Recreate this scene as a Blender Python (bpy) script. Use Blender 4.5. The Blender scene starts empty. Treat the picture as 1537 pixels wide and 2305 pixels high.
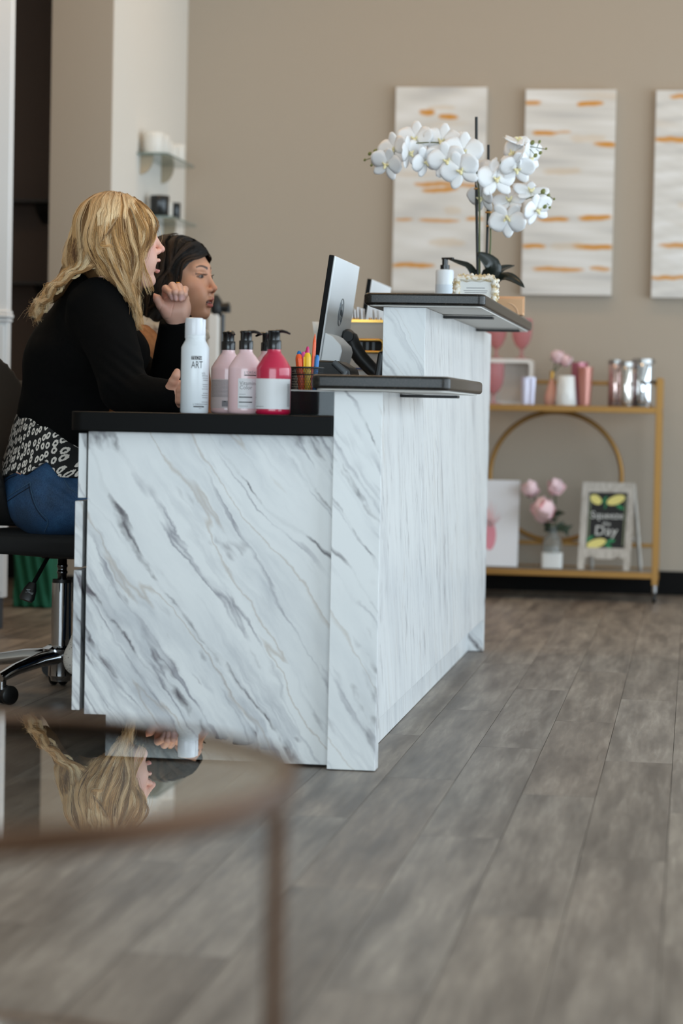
import bpy, bmesh, math, random
import numpy as np
from mathutils import Vector, Matrix

scene = bpy.context.scene
COL = scene.collection
random.seed(7)
RNG = np.random.default_rng(11)

# ------------------------------------------------------------------ camera
CAM_H = .785
YAW, PITCH, ROLL = math.radians(8.25), math.radians(2.42), math.radians(1.17)
cam_data = bpy.data.cameras.new('camera')
cam = bpy.data.objects.new('camera', cam_data)
COL.objects.link(cam)
CAM_R = Matrix.Rotation(YAW, 4, 'Z') @ Matrix.Rotation(math.pi / 2 - PITCH, 4, 'X') @ Matrix.Rotation(ROLL, 4, 'Z')
cam.matrix_world = Matrix.Translation((0, 0, CAM_H)) @ CAM_R
cam_data.lens = 85
cam_data.sensor_fit = 'AUTO'
cam_data.sensor_width = 36
cam_data.clip_start = .05
cam_data.dof.use_dof = True
cam_data.dof.focus_distance = 6.0
cam_data.dof.aperture_fstop = 3.0
scene.camera = cam

# ------------------------------------------------------------------ sky, exposure
world = bpy.data.worlds.new('sky')
scene.world = world
world.use_nodes = True
bgn = world.node_tree.nodes['Background']
bgn.inputs[0].default_value = (.72, .83, 1, 1)
bgn.inputs[1].default_value = 1.0
vs = scene.view_settings
vs.view_transform = 'Standard'
vs.look = 'None'
vs.exposure = 0.16
vs.gamma = 1
vs.use_curve_mapping = False

# ------------------------------------------------------------------ daylight in the shop windows, ceiling lamps
def area_light(name, loc, rot, sx, sy, power, color):
    d = bpy.data.lights.new(name, 'AREA')
    d.shape = 'RECTANGLE'; d.size = sx; d.size_y = sy
    d.energy = power; d.color = color
    o = bpy.data.objects.new(name, d); COL.objects.link(o)
    o.location = loc; o.rotation_euler = rot
    return o
H90 = math.pi / 2
WIN_R, WIN_F = 3.45, -2.9
area_light('daylight_side_window', (WIN_R - .02, 5.4, 1.30), (0, H90, 0), 2.3, 8.6, 215, (.76, .91, 1))
area_light('daylight_street_window', (-.4, WIN_F + .02, 1.45), (H90, 0, 0), 6.6, 2.1, 235, (.75, .91, 1))
LAMPS = ((-1.5, 9.7, 3.4), (-.55, 9.7, 3.6), (.4, 9.7, 3.2), (1.35, 9.7, 2.6), (-2.05, 8.0, 11), (-1.2, 6.2, 7), (-2.9, 7.3, 6))
for lx, ly, lw in LAMPS:
    area_light('ceiling_lamp_glow', (lx, ly, 3.16), (0, 0, 0), .5, .5, lw, (1, .64, .32))

# ------------------------------------------------------------------ helpers
F_PX = 85 / 36 * 2305
R3 = CAM_R.to_3x3()
def at(px, py, Y):
    """the point of the plane y = Y that the photograph shows at (px, py)"""
    d = R3 @ Vector(((px - 768.5) / F_PX, -(py - 1152.5) / F_PX, -1))
    p = Vector((0, 0, CAM_H)) + d * (Y / d.y)
    return p
def atz(px, py, Z):
    d = R3 @ Vector(((px - 768.5) / F_PX, -(py - 1152.5) / F_PX, -1))
    return Vector((0, 0, CAM_H)) + d * ((Z - CAM_H) / d.z)

def lin(c):
    """0..255 sRGB to linear rgba"""
    out = []
    for v in c[:3]:
        v /= 255
        out.append(v / 12.92 if v <= .04045 else ((v + .055) / 1.055) ** 2.4)
    return (*out, 1)

MATS = {}
def mat(name, c=(128, 128, 128), rough=.5, metal=0, **kw):
    if name in MATS: return MATS[name]
    m = bpy.data.materials.new(name); m.use_nodes = True
    b = m.node_tree.nodes['Principled BSDF']
    b.inputs['Base Color'].default_value = lin(c)
    b.inputs['Roughness'].default_value = rough
    b.inputs['Metallic'].default_value = metal
    for k, v in kw.items():
        b.inputs[k.replace('_', ' ')].default_value = v
    MATS[name] = m
    return m
class NT:
    """small node helper"""
    def __init__(s, m):
        s.m = m; s.t = m.node_tree; s.b = s.t.nodes['Principled BSDF']
    def n(s, kind, props=None, **ins):
        nd = s.t.nodes.new(kind)
        for k, v in (props or {}).items(): setattr(nd, k, v)
        for k, v in ins.items():
            key = int(k[1:]) if k[0] == '_' and k[1:].isdigit() else k.replace('_', ' ')
            s.set(nd.inputs[key], v)
        return nd
    def set(s, sock, v):
        if isinstance(v, bpy.types.NodeSocket): s.t.links.new(v, sock)
        elif isinstance(v, bpy.types.Node): s.t.links.new(v.outputs[0], sock)
        else: sock.default_value = v
    def math(s, op, a, b=0.0, c=0.0, clamp=False):
        nd = s.t.nodes.new('ShaderNodeMath'); nd.operation = op; nd.use_clamp = clamp
        s.set(nd.inputs[0], a); s.set(nd.inputs[1], b); s.set(nd.inputs[2], c)
        return nd.outputs[0]
    def mix(s, f, a, b, blend='MIX'):
        nd = s.t.nodes.new('ShaderNodeMix'); nd.data_type = 'RGBA'; nd.blend_type = blend
        s.set(nd.inputs[0], f); s.set(nd.inputs[6], a); s.set(nd.inputs[7], b)
        return nd.outputs[2]
    def ramp(s, f, stops):
        nd = s.t.nodes.new('ShaderNodeValToRGB'); s.set(nd.inputs[0], f)
        e = nd.color_ramp.elements
        while len(e) < len(stops): e.new(.5)
        for el, (p, c) in zip(e, stops):
            el.position = p; el.color = c if len(c) == 4 else lin(c)
        return nd.outputs[0]
    def coord(s, kind='Object'):
        return s.t.nodes.new('ShaderNodeTexCoord').outputs[kind]
    def mapping(s, v, loc=(0, 0, 0), rot=(0, 0, 0), scale=(1, 1, 1)):
        return s.n('ShaderNodeMapping', None, Vector=v, Location=loc, Rotation=rot, Scale=scale).outputs[0]
    def noise(s, v, scale, detail=3, rough=.5, dist=0):
        return s.n('ShaderNodeTexNoise', None, Vector=v, Scale=scale, Detail=detail, Roughness=rough, Distortion=dist).outputs[0]
    def bump(s, hgt, strength=.2, dist=.01):
        s.t.links.new(s.n('ShaderNodeBump', None, Height=hgt, Strength=strength, Distance=dist).outputs[0], s.b.inputs['Normal'])
    def base(s, v): s.set(s.b.inputs['Base Color'], v)
    def rough(s, v): s.set(s.b.inputs['Roughness'], v)

def wloc(o):
    v = Vector((0, 0, 0))
    while o is not None:
        v += o.location; o = o.parent
    return v
def tag(o, label=None, cat=None, group=None, kind=None):
    if label: o['label'] = label
    if cat: o['category'] = cat
    if group: o['group'] = group
    if kind: o['kind'] = kind
    return o
def thing(name, label, cat, loc=(0, 0, 0), group=None):
    o = bpy.data.objects.new(name, None); COL.objects.link(o)
    o.location = loc; o.empty_display_size = .05
    return tag(o, label, cat, group)
def link_mesh(name, verts, faces, m, parent=None, loc=None, smooth=False, bevel=0, label=None):
    """one mesh object from world-space verts; loc is the origin of a top-level object"""
    base = wloc(parent) if parent is not None else Vector(loc or (0, 0, 0))
    v = np.asarray(verts, dtype=np.float64).reshape(-1, 3) - np.array(base)
    me = bpy.data.meshes.new(name)
    me.from_pydata(v.tolist() if len(v) < 50000 else v, [], faces if isinstance(faces, list) else faces.tolist())
    me.update()
    if len(v) < 6000:
        bm = bmesh.new(); bm.from_mesh(me); bmesh.ops.recalc_face_normals(bm, faces=bm.faces); bm.to_mesh(me); bm.free()
    if m is not None: me.materials.append(m)
    if smooth:
        me.polygons.foreach_set('use_smooth', [True] * len(me.polygons))
    o = bpy.data.objects.new(name, me); COL.objects.link(o)
    if parent is not None: o.parent = parent
    else: o.location = base
    if bevel:
        b = o.modifiers.new('bevel', 'BEVEL'); b.width = bevel; b.segments = 2; b.limit_method = 'ANGLE'
        b.angle_limit = math.radians(40)
        if smooth is False:
            me.polygons.foreach_set('use_smooth', [True] * len(me.polygons))
            b.harden_normals = True
    if smooth == 'auto' or (smooth and bevel == 0 and smooth != 'full'):
        try: me.set_sharp_from_angle(angle=math.radians(50))
        except Exception: pass
    if label: o['label'] = label
    return o
class MB:
    def __init__(s): s.v = []; s.f = []
    def add(s, v, f):
        n = len(s.v); s.v += [tuple(p) for p in v]; s.f += [tuple(i + n for i in q) for q in f]; return s
    def box(s, lo, hi):
        x0, y0, z0 = lo; x1, y1, z1 = hi
        return s.add([(x0, y0, z0), (x1, y0, z0), (x1, y1, z0), (x0, y1, z0), (x0, y0, z1), (x1, y0, z1), (x1, y1, z1), (x0, y1, z1)],
                     [(3, 2, 1, 0), (4, 5, 6, 7), (0, 1, 5, 4), (1, 2, 6, 5), (2, 3, 7, 6), (3, 0, 4, 7)])
    def obox(s, c, size, M):
        c = Vector(c); h = [k / 2 for k in size]
        v = [c + M @ Vector((sx * h[0], sy * h[1], sz * h[2])) for sz in (-1, 1) for sx, sy in ((-1, -1), (1, -1), (1, 1), (-1, 1))]
        return s.add(v, [(3, 2, 1, 0), (4, 5, 6, 7), (0, 1, 5, 4), (1, 2, 6, 5), (2, 3, 7, 6), (3, 0, 4, 7)])
    def tube(s, pts, rad, n=10, cap=True, sq=1.0, up=None):
        """swept tube through pts; rad a number or list"""
        P = [Vector(p) for p in pts]; k = len(P)
        if not hasattr(rad, '__len__'): rad = [rad] * k
        prev = None; rings = []
        for i in range(k):
            t = (P[min(i + 1, k - 1)] - P[max(i - 1, 0)])
            t = t.normalized() if t.length > 1e-9 else Vector((0, 0, 1))
            if prev is None:
                a = Vector(up) if up is not None else (Vector((0, 0, 1)) if abs(t.z) < .9 else Vector((1, 0, 0)))
            else: a = prev
            a = (a - t * a.dot(t)); a = a.normalized() if a.length > 1e-9 else t.orthogonal().normalized()
            prev = a; b = t.cross(a)
            rings.append([P[i] + a * (rad[i] * math.cos(2 * math.pi * j / n) * sq) + b * (rad[i] * math.sin(2 * math.pi * j / n)) for j in range(n)])
        v = [q for r in rings for q in r]; f = []
        for i in range(k - 1):
            for j in range(n):
                f.append((i * n + j, i * n + (j + 1) % n, (i + 1) * n + (j + 1) % n, (i + 1) * n + j))
        if cap:
            f.append(tuple(range(n - 1, -1, -1))); f.append(tuple((k - 1) * n + j for j in range(n)))
        return s.add(v, f)
    def cyl(s, a, b, r0, r1=None, n=20):
        return s.tube([a, b], [r0, r0 if r1 is None else r1], n)
    def lathe(s, prof, c=(0, 0, 0), n=32, M=None):
        """profile [(r, z)] spun around the z axis through c; closed when it starts and ends at r = 0"""
        c = Vector(c); v = []; f = []; idx = []
        for r, z in prof:
            if r < 1e-6:
                p = Vector((0, 0, z)); v.append(c + (M @ p if M else p)); idx.append([len(v) - 1] * n)
            else:
                ring = []
                for j in range(n):
                    a = 2 * math.pi * j / n; p = Vector((r * math.cos(a), r * math.sin(a), z))
                    v.append(c + (M @ p if M else p)); ring.append(len(v) - 1)
                idx.append(ring)
        for i in range(len(prof) - 1):
            A, B = idx[i], idx[i + 1]
            for j in range(n):
                q = [A[j], A[(j + 1) % n], B[(j + 1) % n], B[j]]
                u = []
                for t in q:
                    if t not in u: u.append(t)
                if len(u) >= 3: f.append(tuple(u))
        return s.add(v, f)
    def prism(s, poly, axis, lo, hi):
        """polygon (2-D, counter-clockwise) extruded along axis 'x', 'y' or 'z'"""
        def P(a, b, t): return {'x': (t, a, b), 'y': (a, t, b), 'z': (a, b, t)}[axis]
        n = len(poly)
        v = [P(a, b, lo) for a, b in poly] + [P(a, b, hi) for a, b in poly]
        f = [tuple(range(n - 1, -1, -1)), tuple(range(n, 2 * n))] + [(i, (i + 1) % n, (i + 1) % n + n, i + n) for i in range(n)]
        if axis == 'y': f = [tuple(reversed(q)) for q in f]
        return s.add(v, f)
    def build(s, name, m, parent=None, **kw):
        return link_mesh(name, s.v, s.f, m, parent, **kw)
def rrect(x0, y0, x1, y1, r, k=4):
    pts = []
    for cx, cy, a0 in ((x1 - r, y0 + r, -90), (x1 - r, y1 - r, 0), (x0 + r, y1 - r, 90), (x0 + r, y0 + r, 180)):
        for i in range(k + 1):
            a = math.radians(a0 + 90 * i / k); pts.append((cx + r * math.cos(a), cy + r * math.sin(a)))
    return pts
def copy_tree(o, parent=None):
    c = o.copy(); COL.objects.link(c); c.parent = parent
    for ch in list(o.children): copy_tree(ch, c)
    return c
def spline(pts, n):
    """Catmull-Rom through pts (any dimension), n samples by arc length"""
    P = np.asarray(pts, float)
    if len(P) == 2: return P[0] + (P[1] - P[0]) * np.linspace(0, 1, n)[:, None]
    Q = np.vstack([2 * P[0] - P[1], P, 2 * P[-1] - P[-2]]); out = []
    for i in range(1, len(Q) - 2):
        p0, p1, p2, p3 = Q[i - 1:i + 3]; t = np.linspace(0, 1, 12, endpoint=False)[:, None]
        out.append(.5 * (2 * p1 + (p2 - p0) * t + (2 * p0 - 5 * p1 + 4 * p2 - p3) * t ** 2 + (3 * p1 - p0 - 3 * p2 + p3) * t ** 3))
    out = np.vstack(out + [P[-1:]])
    d = np.r_[0, np.cumsum(np.linalg.norm(np.diff(out[:, :3], axis=0), axis=1))]
    s = np.linspace(0, d[-1], n)
    return np.stack([np.interp(s, d, out[:, k]) for k in range(out.shape[1])], 1)

def text_mesh(txt, size, align='LEFT', squash=1.0):
    """flat lettering in the xy plane: (verts, faces)"""
    cu = bpy.data.curves.new('lettering', 'FONT'); cu.body = txt; cu.size = size; cu.align_x = align
    cu.resolution_u = 2
    o = bpy.data.objects.new('lettering', cu); COL.objects.link(o)
    dg = bpy.context.evaluated_depsgraph_get(); dg.update()
    me = o.evaluated_get(dg).to_mesh()
    v = np.array([tuple(x.co) for x in me.vertices]).reshape(-1, 3); f = [tuple(p.vertices) for p in me.polygons]
    o.evaluated_get(dg).to_mesh_clear()
    bpy.data.objects.remove(o); bpy.data.curves.remove(cu)
    v[:, 0] *= squash
    return v, f

# ------------------------------------------------------------------ signed-distance modelling (bodies, cloth)
def sd_cone(p, a, b, ra, rb):
    a = np.asarray(a, np.float32); b = np.asarray(b, np.float32); ab = b - a
    t = np.clip(((p - a) @ ab) / float(ab @ ab), 0, 1)
    return np.linalg.norm(p - a - t[:, None] * ab, axis=1) - (ra + (rb - ra) * t)
def sd_ell(p, c, r):
    r = np.asarray(r, np.float32); q = p - np.asarray(c, np.float32)
    k0 = np.linalg.norm(q / r, axis=1); k1 = np.linalg.norm(q / (r * r), axis=1) + 1e-9
    return k0 * (k0 - 1) / k1
def smin(a, b, k):
    h = np.maximum(k - np.abs(a - b), 0) / k
    return np.minimum(a, b) - h * h * k * .25
def smax(a, b, k): return -smin(-a, -b, k)
def surface(fn, lo, hi, h):
    """naive surface nets of fn(points) < 0 on a grid of step h -> (verts, quads)"""
    lo = np.asarray(lo, np.float32); hi = np.asarray(hi, np.float32)
    K = 4
    n = (np.ceil((hi - lo) / (h * K)).astype(int)) * K + 1
    ax = [lo[i] + h * np.arange(n[i], dtype=np.float32) for i in range(3)]
    cg = np.stack(np.meshgrid(*[a[::K] for a in ax], indexing='ij'), -1)
    cs = cg.shape[:3]
    Fc = fn(cg.reshape(-1, 3)).reshape(cs)
    near = np.abs(Fc) < h * K * 2.2
    blk = np.zeros(tuple(s - 1 for s in cs), bool)
    for i in (0, 1):
        for j in (0, 1):
            for k in (0, 1):
                blk |= near[i:cs[0] - 1 + i, j:cs[1] - 1 + j, k:cs[2] - 1 + k]
    big = np.repeat(np.repeat(np.repeat(blk, K, 0), K, 1), K, 2)
    need = np.zeros(tuple(n), bool)
    for i in (0, 1):
        for j in (0, 1):
            for k in (0, 1):
                need[i:n[0] - 1 + i, j:n[1] - 1 + j, k:n[2] - 1 + k] |= big
    F = np.repeat(np.repeat(np.repeat(Fc, K, 0), K, 1), K, 2)[:n[0], :n[1], :n[2]].copy()
    I = np.argwhere(need)
    P = lo + h * I.astype(np.float32)
    vals = np.concatenate([fn(P[s:s + 400000]) for s in range(0, len(P), 400000)])
    F[I[:, 0], I[:, 1], I[:, 2]] = vals
    S = F < 0
    acc = np.zeros((n[0] - 1, n[1] - 1, n[2] - 1, 3), np.float32); cnt = np.zeros(acc.shape[:3], np.float32)
    m = [k - 1 for k in n]
    for d in range(3):
        sh = [slice(None)] * 3; s2 = [slice(None)] * 3
        sh[d] = slice(0, m[d]); s2[d] = slice(1, n[d])
        A, B = F[tuple(sh)], F[tuple(s2)]
        X = (A < 0) != (B < 0)
        t = np.where(X, A / np.where(X, A - B, 1), 0)
        o = [k for k in range(3) if k != d]
        for u in (0, 1):
            for w in (0, 1):
                sl = [slice(None)] * 3
                sl[o[0]] = slice(u, m[o[0]] + u); sl[o[1]] = slice(w, m[o[1]] + w)
                Xs = X[tuple(sl)]; ts = t[tuple(sl)]
                acc[..., d] += np.where(Xs, ts, 0); acc[..., o[0]] += Xs * u; acc[..., o[1]] += Xs * w; cnt += Xs
    cell = cnt > 0
    idx = -np.ones(cell.shape, np.int64); C = np.argwhere(cell); idx[cell] = np.arange(len(C))
    V = lo + h * (C + acc[cell] / cnt[cell][:, None])
    quads = []
    for d in range(3):
        o = [(d + 1) % 3, (d + 2) % 3]
        sh = [slice(1, m[k]) for k in range(3)]; s2 = list(sh)
        sh[d] = slice(0, m[d]); s2[d] = slice(1, n[d])
        A = S[tuple(sh)]; B = S[tuple(s2)]
        E = np.argwhere(A != B)
        flip = A[A != B]
        base = E.copy(); base[:, o[0]] += 1; base[:, o[1]] += 1
        def g(du, dw):
            q = base.copy(); q[:, o[0]] += du - 1; q[:, o[1]] += dw - 1
            return idx[q[:, 0], q[:, 1], q[:, 2]]
        Q = np.stack([g(0, 0), g(1, 0), g(1, 1), g(0, 1)], 1)
        Q[~flip] = Q[~flip][:, ::-1]
        quads.append(Q)
    Q = np.vstack(quads); Q = Q[(Q >= 0).all(1)]
    return V.astype(np.float64), Q
def vcolor(o, cols, name='tint'):
    a = o.data.color_attributes.new(name, 'FLOAT_COLOR', 'POINT')
    c = np.ones((len(o.data.vertices), 4), np.float32); c[:, :3] = cols
    a.data.foreach_set('color', c.ravel())
def linc(c): return np.array(lin(c)[:3])
def vnoise(p, scale, seed=0):
    """cheap smooth noise in [-1,1]: a few sines in scrambled directions"""
    r = np.random.default_rng(seed); out = 0
    for k in range(5):
        d = r.normal(size=3); d /= np.linalg.norm(d)
        out = out + np.sin((p @ d) * scale * (1 + .45 * k) + r.uniform(0, 6.28)) / (1 + .4 * k)
    return out / 2.6
# ------------------------------------------------------------------ materials of the room
def wall_paint(name, c):
    m = mat(name, c, .75); t = NT(m)
    n = t.noise(t.coord(), 220, 2, .6)
    t.bump(n, .06, .002)
    return m
M_taupe = wall_paint('taupe_wall_paint', (170, 158, 143))
M_white_wall = wall_paint('white_wall_paint', (226, 222, 214))
M_dark_wall = wall_paint('dim_hall_shade_brown', (86, 71, 63))  # dimness of the side room is put into this dark wall colour
M_ceiling = wall_paint('ceiling_paint', (225, 222, 215))
M_trimwhite = mat('white_gloss_trim', (226, 226, 226), .4)
M_base = mat('black_baseboard_paint', (11, 10, 9), .7, 0, Specular_IOR_Level=.15)
def plank_material():
    m = mat('grey_oak_vinyl', (130, 120, 110), .42); t = NT(m)
    info = t.t.nodes.new('ShaderNodeObjectInfo')
    co = t.coord()
    off = t.n('ShaderNodeCombineXYZ', None, X=t.math('MULTIPLY', info.outputs['Random'], 37.0), Y=t.math('MULTIPLY', info.outputs['Random'], 91.0), Z=0.0).outputs[0]
    v = t.n('ShaderNodeVectorMath', {'operation': 'ADD'}, _0=co, _1=off).outputs[0]
    g = t.noise(t.mapping(v, scale=(26, 2.2, 1)), 3.0, 6, .6, 1.2)
    ring = t.noise(t.mapping(v, scale=(9, 1.3, 1)), 1.6, 3, .5, 2.2)
    wv = t.n('ShaderNodeTexWave', {'wave_type': 'BANDS', 'bands_direction': 'X'}, Vector=t.mapping(v, scale=(1, .12, 1)), Scale=14.0, Distortion=9.0, Detail=2.0, Detail_Scale=1.2).outputs['Fac']
    blot = t.noise(t.mapping(v, scale=(13, 1.5, 1)), 1.3, 3, .55)
    c = t.ramp(g, [(.25, (88, 83, 79)), (.5, (122, 116, 110)), (.78, (154, 149, 142))])
    c = t.mix(t.math('MULTIPLY', ring, .55), c, lin((138, 132, 125)))
    c = t.mix(t.math('MULTIPLY', wv, .22), c, lin((96, 90, 86)))
    c = t.mix(t.ramp(blot, [(.38, (0, 0, 0)), (.66, (255, 255, 255))]), c, lin((74, 69, 66)), 'MIX')
    mixn = c.node; lk = mixn.inputs[0].links[0]; src = lk.from_socket; t.t.links.remove(lk)
    t.set(mixn.inputs[0], t.math('MULTIPLY', src, .8))
    tone = t.ramp(info.outputs['Random'], [(0, (166, 160, 155)), (.35, (196, 192, 188)), (.7, (180, 171, 164)), (1, (212, 208, 202))])
    c = t.mix(1.0, c, tone, 'MULTIPLY')
    c = t.mix(1.0, c, (2.5, 2.48, 2.45, 1), 'MULTIPLY')
    t.base(c)
    t.rough(t.math('MULTIPLY_ADD', g, .18, .36))
    t.bump(g, .12, .002)
    return m
M_plank = plank_material()
M_seam = mat('dark_floor_seam', (46, 41, 38), .8)

Y_BACK, X_LEFT, Z_CEIL = 10.72, -5.2, 3.2
def structure(name, mb, m, parent=None, **kw):
    o = mb.build(name, m, parent, **kw)
    if parent is None: o['kind'] = 'structure'
    return o
# floor: a dark bed and the planks on it
floor = structure('floor', MB().box((X_LEFT, WIN_F - .2, -.06), (WIN_R + .2, Y_BACK + .9, -.004)), M_seam)
PW, PL = .152, 1.22
pm = None
count = 0
def in_view(x, y):
    d = R3.transposed() @ (Vector((x, y, 0)) - Vector((0, 0, CAM_H)))
    if d.z > -.3: return False
    px = 768.5 + F_PX * d.x / -d.z; py = 1152.5 - F_PX * d.y / -d.z
    return -260 < px < 1800 and py < 2650
rest = MB(); prot = None
G = .0011
for i in range(-34, 24):
    x0 = -.18 + i * PW
    r0 = (i * .437) % 1.0 * PL
    for j in range(-4, 11):
        y0 = -.6 + r0 + j * PL
        y1 = min(y0 + PL, Y_BACK + .8)
        if y1 - y0 < .1: continue
        seen = any(in_view(x0 + a * PW, y0 + b * PL) for a in (0, .5, 1) for b in (0, .25, .5, .75, 1)) and y0 < Y_BACK
        seen = seen and not (x0 + PW < -2.35 and y0 < 5.0)
        if seen:
            full = abs(y1 - y0 - PL) < 1e-4
            if full and pm is not None:
                o = bpy.data.objects.new('plank', pm); COL.objects.link(o); o.parent = floor
            else:
                o = MB().box((0, 0, -.006), (PW - G, y1 - y0 - G, 0)).build('plank', M_plank, floor)
                if full: pm = o.data
            o.location = (x0, y0, 0); count += 1
        else:
            rest.box((x0, y0, -.006), (x0 + PW - G, y1 - G, 0))
o = rest.build('plank', M_plank, floor); o['kind'] = 'stuff'

# back wall, pier with white return, dark side room
YA, XB, XA = 9.344, -2.296, -2.548
wall_back = structure('wall_back', MB().box((X_LEFT, Y_BACK, 0), (WIN_R + .2, Y_BACK + .12, Z_CEIL)), M_taupe)
wall_pier = structure('wall_pier', MB().box((XA, YA, 0), (XB - .004, Y_BACK, Z_CEIL)), M_taupe)
ret = MB().box((XB - .004, YA + .002, 0), (XB, Y_BACK, Z_CEIL)).build('white_face', M_white_wall, wall_pier)
structure('wall_hall', MB().box((X_LEFT, 10.5, 0), (XA, 10.58, Z_CEIL)), M_dark_wall)
structure('wall_left', MB().box((X_LEFT - .12, WIN_F - .2, 0), (X_LEFT, Y_BACK, Z_CEIL)), M_taupe)
structure('ceiling', MB().box((X_LEFT, WIN_F - .2, Z_CEIL), (WIN_R + .2, Y_BACK + .12, Z_CEIL + .1)), M_ceiling)
# shop-window walls (beside and behind the camera)
def window_wall(name, axis, pos, a0, a1, w0, w1, z0, z1, mullions):
    mb = MB()
    def bx(u0, u1, za, zb):
        if axis == 'x': mb.box((pos, u0, za), (pos + .14, u1, zb))
        else: mb.box((u0, pos - .14, za), (u1, pos, zb))
    bx(a0, w0, 0, Z_CEIL); bx(w1, a1, 0, Z_CEIL); bx(w0, w1, 0, z0); bx(w0, w1, z1, Z_CEIL)
    structure(name, mb, M_taupe)
    fr = MB()
    def fx(u0, u1, za, zb):
        if axis == 'x': fr.box((pos + .02, u0, za), (pos + .08, u1, zb))
        else: fr.box((u0, pos - .08, za), (u1, pos - .02, zb))
    for k in range(mullions + 1):
        u = w0 + (w1 - w0) * k / mullions; fx(u - .03, u + .03, z0, z1)
    fx(w0, w1, z0, z0 + .05); fx(w0, w1, z1 - .05, z1)
    return fr
fr = window_wall('wall_right', 'x', WIN_R, WIN_F, Y_BACK, 1.0, 9.8, .10, 2.5, 6)
structure('window_1', fr, mat('dark_window_frame', (40, 40, 42), .4))
fr = window_wall('wall_front', 'y', WIN_F, X_LEFT, WIN_R, -3.8, 3.0, .35, 2.55, 5)
structure('window_2', fr, MATS['dark_window_frame'])
# baseboards
structure('baseboard_back', MB().box((XB, Y_BACK - .016, 0), (WIN_R, Y_BACK, .105)), M_base, bevel=.003)
structure('baseboard_left', MB().box((XA - .002, YA - .016, 0), (XB + .014, YA, .105)).box((XB, YA, 0), (XB + .014, Y_BACK, .105)), M_base, bevel=.003)
structure('baseboard_hall', MB().box((X_LEFT, 10.484, 0), (XA, 10.5, .12)), M_base)
# white panelled pilaster at the left edge
P = MB().box((-3.0, 8.1, .11), (-2.352, 8.15, Z_CEIL))
pil = structure('trim_1', P, M_trimwhite, bevel=.003)
b = MB()
for zc, d, hh in ((1.098, .012, .012), (1.085, .02, .014), (1.070, .012, .012)):
    b.box((-3.01, 8.1 - d, zc - hh / 2), (-2.352 + d * .5, 8.15, zc + hh / 2))
b.build('cap_moulding', M_trimwhite, pil, bevel=.004)
b = MB()
for k in range(5):
    b.box((-2.405 - k * .09, 8.09, .13), (-2.36 - k * .09, 8.1, 1.05))
b.build('flute', M_trimwhite, pil, bevel=.004)
MB().box((-3.0, 8.092, 0), (-2.366, 8.15, .11)).build('plinth', mat('blue_grey_plinth', (52, 58, 66), .6), pil, bevel=.002)
# recessed ceiling lamps
for k, (lx, ly, _) in enumerate(LAMPS):
    o = MB().lathe([(.30, 0), (.36, 0), (.37, -.012), (.36, -.02), (.31, -.018), (.30, -.002), (.30, 0)], (lx, ly, Z_CEIL), 32).build('ceiling_lamp', M_trimwhite, None, loc=(lx, ly, Z_CEIL), smooth=True)
    o['kind'] = 'structure'
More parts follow.
